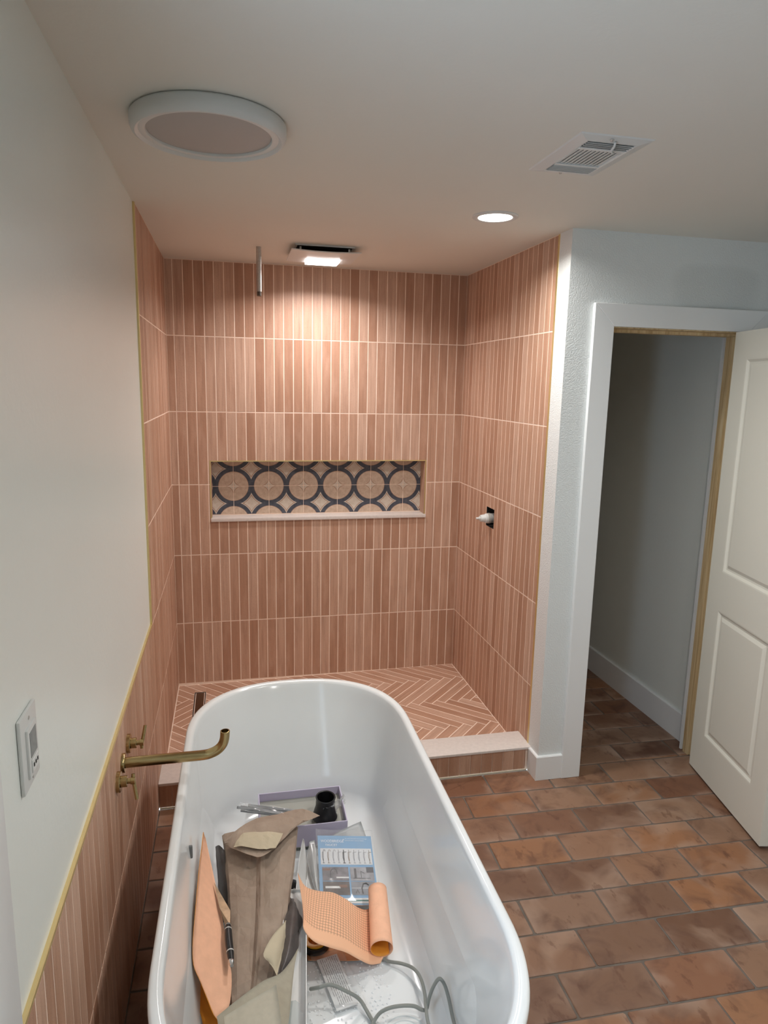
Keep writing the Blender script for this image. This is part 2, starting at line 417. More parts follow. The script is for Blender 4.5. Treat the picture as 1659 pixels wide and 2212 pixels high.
# ---------------------------------------------------------------- room shell
S = lambda o: tag(o, kind='structure')
def shell(name, boxes, mat):
    bm = bmesh.new()
    for a, b in boxes: box(bm, a, b)
    return S(fin(name, bm, mat))
wl = shell('wall_left', [((-.12, -3.10, -.08), (.005, .22, H)), ((-.12, YN-.1, -.08), (.005, -3.60, H)), ((-.12, -3.60, -.08), (.005, -3.10, .86)), ((-.12, -3.60, 2.10), (.005, -3.10, H))], M['wall'])
yb = GB   # grout bed of the back wall stands just behind the tile faces
wb = shell('wall_back', [((0, yb, -.08), (NX0, .22, H)), ((NX1, yb, -.08), (W+.0, .22, H)), ((NX0, yb, -.08), (NX1, .22, NZ0)), ((NX0, yb, NZ1), (NX1, .22, H)), ((NX0, ND+GB, NZ0), (NX1, .22, NZ1))], M['grout'])
VH = (-.586, -.474, 1.041, 1.146)     # hole for the shower valve
xw = W+GB
wr = shell('wall_right', [((xw, VH[1], -.08), (1.82, .22, H)), ((xw, -D1, -.08), (1.82, VH[0], H)), ((xw, VH[0], -.08), (1.82, VH[1], VH[2])), ((xw, VH[0], VH[3]), (1.82, VH[1], H)), ((1.80, VH[0], VH[2]), (1.82, VH[1], VH[3]))], M['grout'])
for a_, b_ in (((xw, VH[1]-.001, VH[2]), (1.80, VH[1], VH[3])), ((xw, VH[0], VH[2]), (1.80, VH[0]+.001, VH[3])), ((xw, VH[0], VH[2]), (1.80, VH[1], VH[2]+.001)), ((xw, VH[0], VH[3]-.001), (1.80, VH[1], VH[3])), ((1.799, VH[0], VH[2]), (1.80, VH[1], VH[3]))): bx('cavity_shade', a_, b_, M['dark'], wr)  # dark plates painting the shade inside the valve hole
DX0, DX1, DZ = 1.893, 2.557, 2.056
wf = shell('wall_far', [((1.694, YW, -.08), (DX0, -D1, H)), ((DX0, YW, DZ), (DX1, -D1, H)), ((DX1, YW, -.08), (XO, -D1, H))], M['wall_tex'])
shell('wall_outer_right', [((XO, YN, -.08), (XO+.1, -D1, H))], M['wall'])
shell('wall_near', [((0, YN-.1, -.08), (XO, YN, H))], M['wall'])
shell('wall_side_passage', [((2.59, -D1, -.08), (2.7, 1.7, H))], M['wall'])
shell('wall_end_passage', [((1.82, 1.7, -.08), (2.7, 1.8, H))], M['wall'])
shell('wall_inner_passage', [((1.80, .22, -.08), (1.82, 1.7, H))], M['wall'])
ceil = shell('ceiling', [((-.12, YN-.1, H), (XO+.1, 1.8, H+.08))], M['ceil'])
fl = shell('floor', [((0, YN, -.08), (XO, -1.19, -.004)), ((W, -1.19, -.08), (2.6, 1.7, -.004))], M['floorgrout'])
gb = bx('grout_bed', (0, -DL, .02), (TL-GB, 0, H), M['grout'], wl)
gb = bx('grout_bed', (0, -2.99, .0), (TL-GB, -DL, .808), M['grout'], wl)

# ---------------------------------------------------------------- wall tiles
X, Y, Z = Vector((1, 0, 0)), Vector((0, 1, 0)), Vector((0, 0, 1))
def tiles(parent, O, U, V, c0, pitch, u0, u1, rows, holes=(), mat=M['tile']):
    k_ = math.floor((u0-c0)/pitch)-1
    while c0+k_*pitch < u1:
        a, b = c0+k_*pitch+G/2, c0+(k_+1)*pitch-G/2; k_ += 1
        a, b = max(a, u0+G/3), min(b, u1-G/3)
        if b-a < .006: continue
        for z0, z1 in rows:
            ps = [rect(a, z0+G/2, b, z1-G/2)]
            for hl in holes: ps = [q for p in ps for q in minus(p, *hl)]
            for p in ps: piece('tile', p, O, U, V, mat, parent)
tiles(wb, Vector((0, yb, 0)), X, Z, .0516, PT, TL, W, [(ROWS[i][0] if i < 5 else .03, ROWS[i][1]) for i in range(6)], [(NX0-.006, NZ0-.012, NX1+.006, NZ1+.006)])
tiles(wr, Vector((xw, 0, 0)), -Y, Z, .0475, PT, 0, D1-.012, [(ROWS[i][0] if i < 5 else .03, ROWS[i][1]) for i in range(6)], [(-VH[1], VH[2], -VH[0], VH[3])])
tiles(wl, Vector((TL-GB, 0, 0)), Y, Z, -.001, PT, -DL+.004, -.001, [(ROWS[i][0] if i < 5 else .03, ROWS[i][1]) for i in range(6)])
tiles(wl, Vector((TL-GB, 0, 0)), Y, Z, -DL+.004, PT, -2.99, -DL+.004, [(.402, .808), (.004, .402)])

# niche: patterned tiles, stone sill, gold edge
NP = .2035
for i in range(-1, 7):
    for j in range(-1, 1):
        a, b = .3485+(i)*NP, .3485+(i+1)*NP; z0, z1 = 1.1895+j*NP, 1.1895+(j+1)*NP
        p = inrect(rect(a+.0012, z0+.0012, b-.0012, z1-.0012), NX0+.001, NZ0+.012, NX1-.001, NZ1-.001)
        if area(p) > 1e-4:
            piece('patterned_tile', p, Vector((0, ND+GB, 0)), X, Z, M['niche'], wb, bev=.0008, uvf=lambda x, z: ((x-.3485)/NP, (z-1.1895)/NP))
for sx_, nm in ((NX0, 1), (NX1, -1)):
    O = Vector((sx_, 0, 0)); Uv = Y if nm > 0 else -Y
    for a, b in ((.004, .045), (.048, ND-.002)):
        p = rect(a, NZ0+.012, b, NZ1-.002) if nm > 0 else rect(-b, NZ0+.012, -a, NZ1-.002)
        piece('tile', p, O, Uv, Z, M['tile'], wb, h=.003)
bx('niche_sill', (NX0-.004, -.012, NZ0-.012), (NX1+.010, ND, NZ0+.008), M['stone'], wb, .002)
bm = bmesh.new(); e = .006
box(bm, (NX0-e, -.001, NZ0+.008), (NX0, .02, NZ1+e)); box(bm, (NX1, -.001, NZ0+.008), (NX1+e, .02, NZ1+e)); box(bm, (NX0, -.001, NZ1), (NX1, .02, NZ1+e))
fin('niche_edge_trim', bm, M['gold'], wb)

# gold edge trims
S(bx('trim_1', (.004, -DL-.008, .81), (TL+.001, -DL+.003, H), M['gold'], bev=.001, seg=1))
S(bx('trim_2', (.004, -2.99, .808), (TL+.001, -DL-.008, .818), M['gold'], bev=.001, seg=1))
S(bx('trim_3', (1.6935, -D1-.006, .118), (1.72, -D1+.012, H), M['gold'], bev=.001, seg=1))
# window in the left wall beside the camera; its casing shows at the left edge of the picture
wi = empty('window_1', (0, -3.35, .86), kind='structure')
bx('casing_board', (0, .25, -.09), (.014, .358, 1.35), M['trimw'], wi, .002); bx('casing_board', (0, -.358, -.09), (.014, -.25, 1.35), M['trimw'], wi, .002)
bx('casing_board', (0, -.25, 1.24), (.014, .25, 1.35), M['trimw'], wi, .002); bx('window_sill', (-.10, -.25, -.02), (.04, .25, .0), M['trimw'], wi, .003)
bx('apron', (0, -.25, -.09), (.014, .25, -.02), M['trimw'], wi, .002)
for a_, b_ in (((-.09, -.25, 0), (-.05, -.21, 1.24)), ((-.09, .21, 0), (-.05, .25, 1.24)), ((-.09, -.21, 0), (-.05, .21, .04)), ((-.09, -.21, 1.20), (-.05, .21, 1.24)), ((-.09, -.21, .60), (-.05, .21, .64))): bx('sash_bar', a_, b_, M['trimw'], wi, .003)
for a_, b_ in (((-.072, -.21, .04), (-.068, .21, .60)), ((-.072, -.21, .64), (-.068, .21, 1.20))): bx('pane', a_, b_, M['pane'], wi)

# ---------------------------------------------------------------- shower floor with herringbone tiles and linear drain
zl, zr = .018, .037
Uf = Vector((W-TL, 0, zr-zl)).normalized(); Of = Vector((0, 0, zl-.0009))
bm = bmesh.new()
vs = [bm.verts.new(p) for p in ((0, -1.06, -.08), (xw, -1.06, -.08), (xw, yb, -.08), (0, yb, -.08), (0, -1.06, zl-.0009), (xw, -1.06, zr-.0009), (xw, yb, zr-.0009), (0, yb, zl-.0009))]
for f in ((0,3,2,1),(4,5,6,7),(0,1,5,4),(1,2,6,5),(2,3,7,6),(3,0,4,7)): bm.faces.new([vs[i] for i in f])
sf = S(fin('floor_shower', bm, M['grout']))
HW, HL = .0532, .4095; DR = (.106, -.80, .172, -.113)
q2 = math.sqrt(.5)
for band in range(-4, 6):
    for k_ in range(-40, 60):
        for t in (0, 1):
            ox, oy = k_*HW+band*HL, k_*HW-band*HL
            g_ = .0026
            rc = rect(ox+g_, oy+g_, ox+HL-g_, oy+HW-g_) if t == 0 else rect(ox+g_, oy+HW+g_, ox+HW-g_, oy+HW+HL-g_)
            P2 = [((x+y)*q2+.0557, (y-x)*q2-.5176) for x, y in rc]
            P2 = inrect(P2, TL+.003, -1.045, W-.004, -.004)
            if area(P2) < 1.2e-4: continue
            for p in minus(P2, *DR):
                if area(p) < 1.2e-4: continue
                piece('tile', p, Of, Uf, Y, M['tile'], sf, h=.0009, ang=(PI*.25-PI/2 if t == 0 else PI*.25-PI) if False else (-3*PI/4 if t == 0 else -PI/4), bev=.0008)
dr = empty('linear_drain', (.139, -.457, .018), label='long narrow bronze shower drain set along the left side of herringbone floor', cat='drain')
bm = bmesh.new(); a0, b0 = .031, .342
for p, q in (((-a0, -b0, -.004), (-a0+.005, b0, .003)), ((a0-.005, -b0, -.004), (a0, b0, .003)), ((-a0, -b0, -.004), (a0, -b0+.005, .003)), ((-a0, b0-.005, -.004), (a0, b0, .003))): box(bm, p, q)
fin('drain_frame', bm, M['black'], dr)
bx('drain_cover', (-.022, -.333, -.003), (.022, .333, .0025), M['bronze'], dr, .001)

# curb
cu = empty('shower_curb', (.85, -1.12, 0), label='low tiled shower curb capped with a pale stone slab', cat='curb')
bx('curb_core', (-.838, -.0695, .0), (.8435, .07, .107), M['grout'], cu)
bx('stone_slab', (-.838, -.078, .107), (.8465, .077, .119), M['stone'], cu, .0015)
i = 0; xx = .0120
while xx < 1.668:
    x1_ = min(xx+.0533, 1.672)
    piece('tile', rect(xx+.0012-.85, .006, x1_-.0012-.85, .105), Vector((0, -.0695, 0)), X, Z, M['tile'], cu, h=.003)
    xx += .0533
bx('grout_bead', (-.836, -.078, 0), (.828, -.0725, .005), simple('bead_grout', (186, 178, 158), .9), cu, .001, 1)

# ---------------------------------------------------------------- terracotta floor tiles
FU = Vector((math.cos(-.025), math.sin(-.025), 0)); FV = Vector((-FU.y, FU.x, 0))
TW, TD = .2935, .1575
var = []
rest = bmesh.new()
def regions(p):
    out = []
    for r_ in ((.014, -3.25, 3.44, -1.199), (1.70, -1.199, 2.585, 1.69)):
        pp = [(FU.x*a+FV.x*b, FU.y*a+FV.y*b) for a, b in p]; pp = inrect(pp, *r_)
        if area(pp) > 4e-4: out.append([(FU.x*a+FU.y*b, FV.x*a+FV.y*b) for a, b in pp])
    return out
def terra_poly(cx, cy, rnd):
    a, b, c = TW/2-.0036, TD/2-.0036, .005; j = lambda: rnd.uniform(-.0015, .0015)
    pts = [(-a+c, -b), (a-c, -b), (a, -b+c), (a, b-c), (a-c, b), (-a+c, b), (-a, b-c), (-a, -b+c)]
    return [(cx+x+j(), cy+y+j()) for x, y in pts]
cnt = 0
for rj in range(-32, 14):
    cy = -1.3125+TD/2+rj*TD-.0
    for ci in range(-3, 16):
        cx = 1.345+TW/2+(ci-4)*TW + (.1435 if rj % 2 == 0 else 0)
        cx += .0
        rnd = random.Random(rj*100+ci)
        P0 = terra_poly(cx, cy, rnd)
        if cy < -3.2:
            Pw = [(FU.x*a+FV.x*b, FU.y*a+FV.y*b) for a, b in P0]; Pw = inrect(Pw, .014, YN+.01, 3.44, -3.25)
            if area(Pw) > 1e-3:
                lo = [rest.verts.new((a, b, -.004)) for a, b in Pw]; hi = [rest.verts.new((a, b, -.0002)) for a, b in inset(Pw, .003)]
                rest.faces.new(hi)
                for i in range(len(Pw)): rest.faces.new((lo[i], lo[(i+1) % len(Pw)], hi[(i+1) % len(Pw)], hi[i]))
            continue
        for p in regions(P0):
            o = piece('floor_tile', p, Vector((0, 0, -.004)), FU, FV, M['terra'], fl, h=.0035, bev=.0025, jit=.0004)
            cnt += 1
ro = fin('floor_tile_field', rest, M['terra'], fl); ro['kind'] = 'stuff'

# ---------------------------------------------------------------- doorway: casing, jambs, leaf, baseboards
cs = empty('trim_5', (2.22, YW, 0), kind='structure')
yc0, yc1 = -.0, -.019
def casing(name, poly):
    bm = bmesh.new(); a = [bm.verts.new((x-2.22, yc0, z)) for x, z in poly]; b = [bm.verts.new((x-2.22, yc1, z)) for x, z in poly]
    bm.faces.new(a); bm.faces.new(b)
    for i in range(4): bm.faces.new((a[i], a[(i+1) % 4], b[(i+1) % 4], b[i]))
    bmesh.ops.bevel(bm, geom=bm.edges[:], offset=.0016, segments=1, affect='EDGES')
    return fin(name, bm, M['trimw'], cs)
xi, xo, zi, zo = 1.900, 1.808, 2.044, 2.136; ri, ro_ = 2.550, 2.642
casing('casing_board', [(xo, 0), (xi, 0), (xi, zi), (xo, zo)])
casing('casing_board', [(xo, zo), (xi, zi), (ri, zi), (ro_, zo)])
casing('casing_board', [(ri, 0), (ro_, 0), (ro_, zo), (ri, zi)])
jd0, jd1 = 0.0, .116
bx('jamb', (1.895-2.22, jd0, 0), (1.905-2.22, jd1, 2.05), M['pine'], cs)
bx('jamb', (2.545-2.22, jd0, 0), (2.555-2.22, jd1, 2.05), M['pine'], cs)
bx('jamb', (1.905-2.22, jd0, 2.040), (2.545-2.22, jd1, 2.05), M['pine'], cs)
bm = bmesh.new(); box(bm, (2.533-2.22, .06, 0), (2.545-2.22, .098, 2.03)); box(bm, (1.905-2.22, .06, 0), (1.917-2.22, .098, 2.03)); box(bm, (1.905-2.22, .06, 2.028), (2.545-2.22, .098, 2.04))
fin('door_stop', bm, M['pine'], cs)
bx('back_casing', (2.535-2.22, jd1, 0), (2.588-2.22, jd1+.012, 2.05), M['trimw'], cs)
# leaf
Ax, Ay = 2.4783, -1.3033; ang = math.radians(-101.52)
leaf = empty('door_1', (Ax, Ay, 0), (0, 0, ang), kind='structure')
LW, Z0, Z1, TH = .6134, .012, 2.04, .035
# local frame: x along the leaf, visible face at y=0 looking to -y, body on +y
PN = [(.1145, .50, 1.0, 1.927), (.1035, .505, .2105, .822)]
PN = [(.105, .508, .998, 1.927), (.105, .508, .2105, .822)]
bm = bmesh.new()
a, b = PN[0][0], PN[0][1]
for p, q in (((0, 0, Z0), (a, TH, Z1)), ((b, 0, Z0), (LW, TH, Z1)), ((a, 0, Z0), (b, TH, PN[1][2])), ((a, 0, PN[1][3]), (b, TH, PN[0][2])), ((a, 0, PN[0][3]), (b, TH, Z1))):
    box(bm, p, q)
bmesh.ops.remove_doubles(bm, verts=bm.verts, dist=1e-5)
fr_ = fin('door_frame_boards', bm, M['doorw'], leaf)
for (x0, x1, z0, z1) in PN:
    bm = bmesh.new()
    prof = [(0, 0), (.006, .001), (.016, .0085), (.024, .009), (.040, .0022), (.043, .002)]
    for side in (0, 1):
        rings = []
        for dd, dp in prof:
            y_ = dp if side == 0 else TH-dp
            rings.append([bm.verts.new(q) for q in ((x0+dd, y_, z0+dd), (x1-dd, y_, z0+dd), (x1-dd, y_, z1-dd), (x0+dd, y_, z1-dd))])
        for r0_, r1_ in zip(rings[:-1], rings[1:]):
            for i in range(4): bm.faces.new((r0_[i], r0_[(i+1) % 4], r1_[(i+1) % 4], r1_[i]))
        bm.faces.new(rings[-1])
        if side == 0: first = rings[0]
        else:
            for i in range(4): bm.faces.new((first[i], first[(i+1) % 4], rings[0][(i+1) % 4], rings[0][i]))
    fin('panel', bm, M['doorw'], leaf)
for hz in (.25, 1.05, 1.82):
    bm = bmesh.new(); tube(bm, [(-.012, .03, hz-.045), (-.012, .03, hz+.045)], .006, 10); box(bm, (-.012, .0345, hz-.045), (.03, .0365, hz+.045))
    fin('hinge', bm, M['steel'], leaf)
# baseboards
def base(name, pts, h=.115, t=.014):
    """pts: path of the wall line, board stands to the right of travel"""
    bm = bmesh.new()
    offs = []
    for i, p in enumerate(pts):
        p = Vector(p); d0 = (Vector(pts[i])-Vector(pts[i-1])).normalized() if i else None; d1 = (Vector(pts[i+1])-p).normalized() if i < len(pts)-1 else None
        n0 = Vector((d0.y, -d0.x)) if d0 else None; n1 = Vector((d1.y, -d1.x)) if d1 else None
        if n0 is None: n = n1
        elif n1 is None: n = n0
        else: n = (n0+n1)/(1+n0.dot(n1))
        offs.append(n)
    secs = []
    for p, n in zip(pts, offs):
        p = Vector(p); secs.append([bm.verts.new((*(p+n*d), z)) for d, z in ((0, 0), (t, 0), (t, h-.004), (t-.003, h), (0, h))])
    for a_, b_ in zip(secs[:-1], secs[1:]):
        for i in range(5): bm.faces.new((a_[i], a_[(i+1) % 5], b_[(i+1) % 5], b_[i]))
    bm.faces.new(secs[0]); bm.faces.new(secs[-1][::-1])
    return S(fin(name, bm, M['trimw']))
base('baseboard_corner', [(1.808, YW), (1.694, YW), (1.694, -1.2)][::-1] if False else [(1.694, -1.199), (1.694, YW), (1.808, YW)], .117)
base('baseboard_passage', [(2.59, 1.69), (2.59, -1.148)], .15, .013)
base('baseboard_far', [(2.643, YW), (XO, YW)], .117)
base('baseboard_left', [(.005, YN), (.005, -2.995)], .117)
base('baseboard_outer_right', [(XO, YW-.015), (XO, YN)], .117)

# ---------------------------------------------------------------- ceiling fixtures
def downlight(x, y, label):
    t = empty('recessed_light', (x, y, H), label=label, cat='light', group='round recessed ceiling lights')
    bm = bmesh.new(); lathe(bm, [(.064, 0), (.064, -.004), (.070, -.0065), (.082, -.006), (.087, -.002), (.087, 0)], 56)
    fin('trim_ring', bm, M['plast'], t, .8)
    bm = bmesh.new(); lathe(bm, [(0, -.0055), (.060, -.0055), (.066, -.004), (.066, 0)], 56)
    fin('diffuser', bm, M['lamp'], t, .8)
    lamp_light('bulb', t, (0, 0, -.0075), .126, W_DOWN, (1.0, .975, .935))
    return t
downlight(1.330, -1.358, 'small round lit recessed light in the ceiling before the shower and door')
downlight(1.455, -2.74, 'lit round recessed light just outside the frame at upper right')
downlight(1.36, -4.05, 'round recessed light added in the ceiling behind the camera, unseen')  # unseen lamp added behind the camera for more light
t = empty('ceiling_fixture', (.300, -2.052, H), label='large unlit round white ceiling fixture with grey centre, near left wall', cat='ceiling fixture')
bm = bmesh.new(); lathe(bm, [(.176, 0), (.186, -.001), (.190, -.006), (.190, -.026), (.186, -.036), (.178, -.041), (.174, -.0385), (.170, -.034), (.160, -.036), (.154, -.0345), (.152, -.030), (.152, -.02)], 96)
fin('housing_ring', bm, M['plast'], t, .9)
bm = bmesh.new(); lathe(bm, [(0, -.034), (.08, -.0335), (.13, -.0315), (.1515, -.029), (.1515, -.01)], 96)
fin('round_cover', bm, M['greyplast'], t, .9)

# exhaust fan with light
t = empty('exhaust_fan', (.792, -.467, H), label='square white exhaust fan with a lit panel, over the shower', cat='fan')
bm = bmesh.new()
for p, q in (((-.145, -.140, -.005), (-.135, .145, 0)), ((.125, -.140, -.005), (.135, .145, 0)), ((-.135, -.140, -.005), (.125, -.132, 0)), ((-.135, .137, -.005), (.125, .145, 0))): box(bm, p, q)
fin('housing_frame', bm, M['plast'], t)
bx('fan_opening_shade', (-.134, -.131, -.003), (.124, .136, -.0005), M['dark'], t)  # dark plate standing for the shade inside the fan housing
# slightly sagging cover with a window for the light
bm = bmesh.new(); nx_, ny_ = 12, 12; x0, x1, y0, y1 = -.164, .163, -.158, .157; GV = {}
def sag(x, y): return -.024-.008*(1-((x)/.164)**2)*(1-.3*(y/.158)**2)
for i in range(nx_+1):
    for j in range(ny_+1):
        x = x0+(x1-x0)*i/nx_; y = y0+(y1-y0)*j/ny_
        GV[i, j] = (bm.verts.new((x, y, sag(x, y)-.005)), bm.verts.new((x, y, sag(x, y))))
for i in range(nx_):
    for j in range(ny_):
        bm.faces.new([GV[a][0] for a in ((i, j), (i+1, j), (i+1, j+1), (i, j+1))]); bm.faces.new([GV[a][1] for a in ((i, j), (i, j+1), (i+1, j+1), (i+1, j))])
for i in range(nx_):
    for j in (0, ny_): bm.faces.new([GV[i, j][0], GV[i+1, j][0], GV[i+1, j][1], GV[i, j][1]])
    for j in (0, nx_): bm.faces.new([GV[j, i][0], GV[j, i+1][0], GV[j, i+1][1], GV[j, i][1]])
fin('fan_cover', bm, M['plast'], t, .6)
bm = bmesh.new(); box(bm, (-.073, .005, -.0425), (.087, .142, -.0365), .008, 3)
fin('light_panel', bm, M['lamp2'], t, .8)
lamp_light('bulb', t, (.007, .0735, -.044), .15, W_FAN, (1.0, .93, .91), 'RECTANGLE', .125)
for sx_ in (-.12, .11): 
    for sy_ in (-.12, .12): bx('spring_clip', (sx_-.004, sy_-.004, -.03), (sx_+.004, sy_+.004, -.008), M['plast'], t)

# ceiling register
t = empty('ceiling_vent', (1.316, -2.082, H), label='white rectangular metal air register with louvers, on the ceiling', cat='vent')
bm = bmesh.new()
ox, oy, ix, iy = .105, .160, .0665, .124
ro1 = [bm.verts.new((x, y, 0)) for x, y in ((-ox, -oy), (ox, -oy), (ox, oy), (-ox, oy))]
ro2 = [bm.verts.new((x, y, -.003)) for x, y in ((-ox+.003, -oy+.003), (ox-.003, -oy+.003), (ox-.003, oy-.003), (-ox+.003, oy-.003))]
ri1 = [bm.verts.new((x, y, -.009)) for x, y in ((-ix-.006, -iy-.006), (ix+.006, -iy-.006), (ix+.006, iy+.006), (-ix-.006, iy+.006))]
ri2 = [bm.verts.new((x, y, -.008)) for x, y in ((-ix, -iy), (ix, -iy), (ix, iy), (-ix, iy))]
ri3 = [bm.verts.new((x, y, -.0005)) for x, y in ((-ix, -iy), (ix, -iy), (ix, iy), (-ix, iy))]
for a_, b_ in ((ro1, ro2), (ro2, ri1), (ri1, ri2), (ri2, ri3)):
    for i in range(4): bm.faces.new((a_[i], a_[(i+1) % 4], b_[(i+1) % 4], b_[i]))
fin('register_frame', bm, M['plast'], t)
bx('duct_opening_shade', (-ix, -iy, -.0012), (ix, iy, -.0004), M['dark'], t)  # dark plate on the ceiling standing for the shaded duct
for yy in (-.072, .064): bx('divider_bar', (-ix, yy-.006, -.010), (ix, yy+.006, -.002), M['plast'], t, .001, 1)
def slat(a_, b_, tilt, axis):
    bm = bmesh.new(); L = (Vector(b_)-Vector(a_)).length; box(bm, (-L/2, -.0066, -.0005), (L/2, .0066, .0005))
    o = fin('louver', bm, M['plast'], t); mid = (Vector(a_)+Vector(b_))/2
    o.location = mid; o.rotation_euler = (tilt, 0, 0) if axis == 'x' else Euler((tilt, 0, PI/2), 'XYZ')
for i in range(4): slat((-ix, -.118+i*.0115, -.0062), (ix, -.118+i*.0115, -.0062), math.radians(50), 'x')
for i in range(11): slat((-.060+i*.012, -.064, -.0062), (-.060+i*.012, .056, -.0062), math.radians(-13), 'y')
for i in range(8): slat((-ix, .073+i*.0067, -.0062), (ix, .073+i*.0067, -.0062), math.radians(52), 'x')
bm = bmesh.new(); tube(bm, catmull([(.0, -.143, -.010), (.002, -.135, -.018), (.004, -.118, -.024), (.022, -.098, -.022), (.030, -.080, -.014)], 4), .003, 8); fin('damper_lever', bm, M['plast'], t, 3)
for yy in (-.146, .139):
    bm = bmesh.new(); lathe(bm, [(0, -.0115), (.003, -.011), (.005, -.007)], 12, Matrix.Translation((-.012, yy, 0))); fin('screw', bm, M['steel'], t, 1)

# shower arm pipe hanging from the ceiling
t = empty('shower_pipe', (.485, -.47, H), label='bare metal pipe stub hanging from the ceiling over the shower', cat='pipe')
bm = bmesh.new(); tube(bm, [(0, 0, 0), (0, 0, -.205)], .0125, 20); fin('pipe_shaft', bm, M['steel'], t, .8)
bm = bmesh.new(); prof = [(.0085, -.225)]
for i in range(9): prof += [(.0118, -.203-i*.0025), (.0104, -.2042-i*.0025)]
lathe(bm, [(0.0001, -.222)]+[(.0085, -.226)]+prof[:0:-1], 20); fin('thread', bm, simple('dull_thread', (130, 124, 116), .5, .7), t, .8)

# shower valve body in the tile cut-out
t = empty('shower_valve', (xw+.02, -.53, 1.0905), (0, -PI/2, 0), label='unfinished white shower valve cartridge sticking out of a square tile hole', cat='valve')
bm = bmesh.new(); lathe(bm, [(0, -.07), (.034, -.07), (.034, -.02), (.026, -.018), (.026, .020), (.028, .022), (.028, .036), (.0255, .038)], 32); fin('valve_body', bm, simple('rough_brass_casting', (178, 174, 168), .5, .3, noise=.15), t, .7)
bm = bmesh.new(); lathe(bm, [(.0255, .036), (.0255, .047), (.0215, .050), (.018, .074), (.0165, .0765), (0, .077)], 32); fin('plastic_sleeve_cap', bm, M['plast'], t, .7)
bm = bmesh.new(); lathe(bm, [(.011, .076), (.010, .084), (.0065, .086), (.006, .098), (.0045, .1), (0, .1)], 12); fin('stem', bm, M['ringw'], t, .7)
bx('mounting_bracket', (-.048, -.054, -.06), (.05, .054, -.052), M['dark'], t)
bm = bmesh.new(); tube(bm, [(-.048, .018, -.035), (.03, .018, -.035)], .008, 12); tube(bm, [(-.048, -.02, -.035), (-.01, -.02, -.035)], .008, 12); fin('supply_pipe', bm, M['steel'], t, 1)

# ---------------------------------------------------------------- wall-mounted tub faucet
def rotx(m_): return m_
RX = Matrix.Rotation(PI/2, 4, 'Y')     # lathe axis to +x
t = empty('tub_spout', (TL, -2.03, .698), label='long brushed brass tub spout curving up, between two wall handles', cat='faucet')
bm = bmesh.new(); lathe(bm, [(0, 0), (.0275, 0), (.0275, .008), (.026, .010), (0, .010)], 40, RX); fin('flange', bm, M['brass'], t, .7)
path = [(.008, 0, 0), (.08, .002, 0), (.16, .004, -.001), (.225, .006, -.002), (.25, .0065, .002), (.270, .007, .012), (.283, .007, .027), (.289, .007, .045), (.291, .007, .068)]
pp = catmull(path, 5); rr = [0.0152-.0012*min(1, i/len(pp)*1.1) for i in range(len(pp))]
bm = bmesh.new(); tube(bm, pp, rr, 28, False)
# open mouth: rim and inside of the pipe
end = pp[-1]; lathe(bm, [(.0140, 0), (.0134, .0012), (.0108, .0012), (.0105, -.03)], 28, Matrix.Translation(end))
fin('spout_tube', bm, M['brass'], t, 1.2)
bm = bmesh.new(); lathe(bm, [(0, -.012), (.0104, -.012)], 28, Matrix.Translation(end)); fin('aerator', bm, M['black'], t)
def handle(y, z, a, label):
    t = empty('faucet_handle', (TL, y, z), label=label, cat='faucet handle', group='cross handles beside the brass tub spout')
    bm = bmesh.new(); lathe(bm, [(0, 0), (.0285, 0), (.0285, .0085), (.027, .010), (0, .010)], 40, RX); fin('flange', bm, M['brass'], t, .7)
    bm = bmesh.new(); lathe(bm, [(.0001, .009), (.0155, .009), (.0155, .026), (.0145, .027), (.0075, .027), (.0075, .035), (.0100, .036), (.0105, .0465), (.0095, .0475), (0, .0475)], 28, RX); fin('handle_body', bm, M['brass'], t, .7)
    c, s_ = math.cos(a), math.sin(a)
    bm = bmesh.new(); tube(bm, [(.042, -c*.006, -s_*.006), (.052, c*.050, s_*.050)], .0052, 16); fin('lever', bm, M['brass'], t, .8)
    bm = bmesh.new(); tube(bm, [(.042, c*.004, s_*.004), (.042, -c*.018, -s_*.018)], .005, 14); fin('lever_stub', bm, M['brass'], t, .8)
handle(-1.92, .699, math.radians(72), 'brass cross handle on the far side of the spout, lever up')
handle(-2.12, .693, math.radians(-110), 'brass cross handle on the near side of the spout, lever down')

# thermostat plate on the left wall
t = empty('wall_thermostat', (.005, -2.846, 1.200), label='white wall control with small grey screen on the left wall', cat='thermostat')
bm = bmesh.new(); box(bm, (0, -.044, -.063), (.007, .044, .063), .004, 2); fin('cover_plate', bm, M['plast'], t, .9)
bx('control_body', (.006, -.024, -.045), (.011, .026, .038), M['plast'], t, .002)
bx('screen', (.0105, -.016, -.012), (.0117, .018, .030), simple('grey_screen', (120, 124, 122), .3, noise=.2, nscale=90), t)
bx('button_flap', (.0105, -.016, -.038), (.0130, .018, -.016), M['plast'], t, .001, 1)
bm = bmesh.new()
for a_, b_ in ((-.010, -.026), (.0, -.026), (.010, -.026)): box(bm, (.0128, a_-.0022, b_-.003), (.0136, a_+.0022, b_+.003))
fin('button', bm, M['dark'], t)
for zz in (.050, -.052):
    bm = bmesh.new(); lathe(bm, [(0, .0085), (.003, .008), (.0035, .006)], 12, Matrix.Translation((0, 0, zz)) @ RX); fin('screw', bm, M['steel'], t, 1)

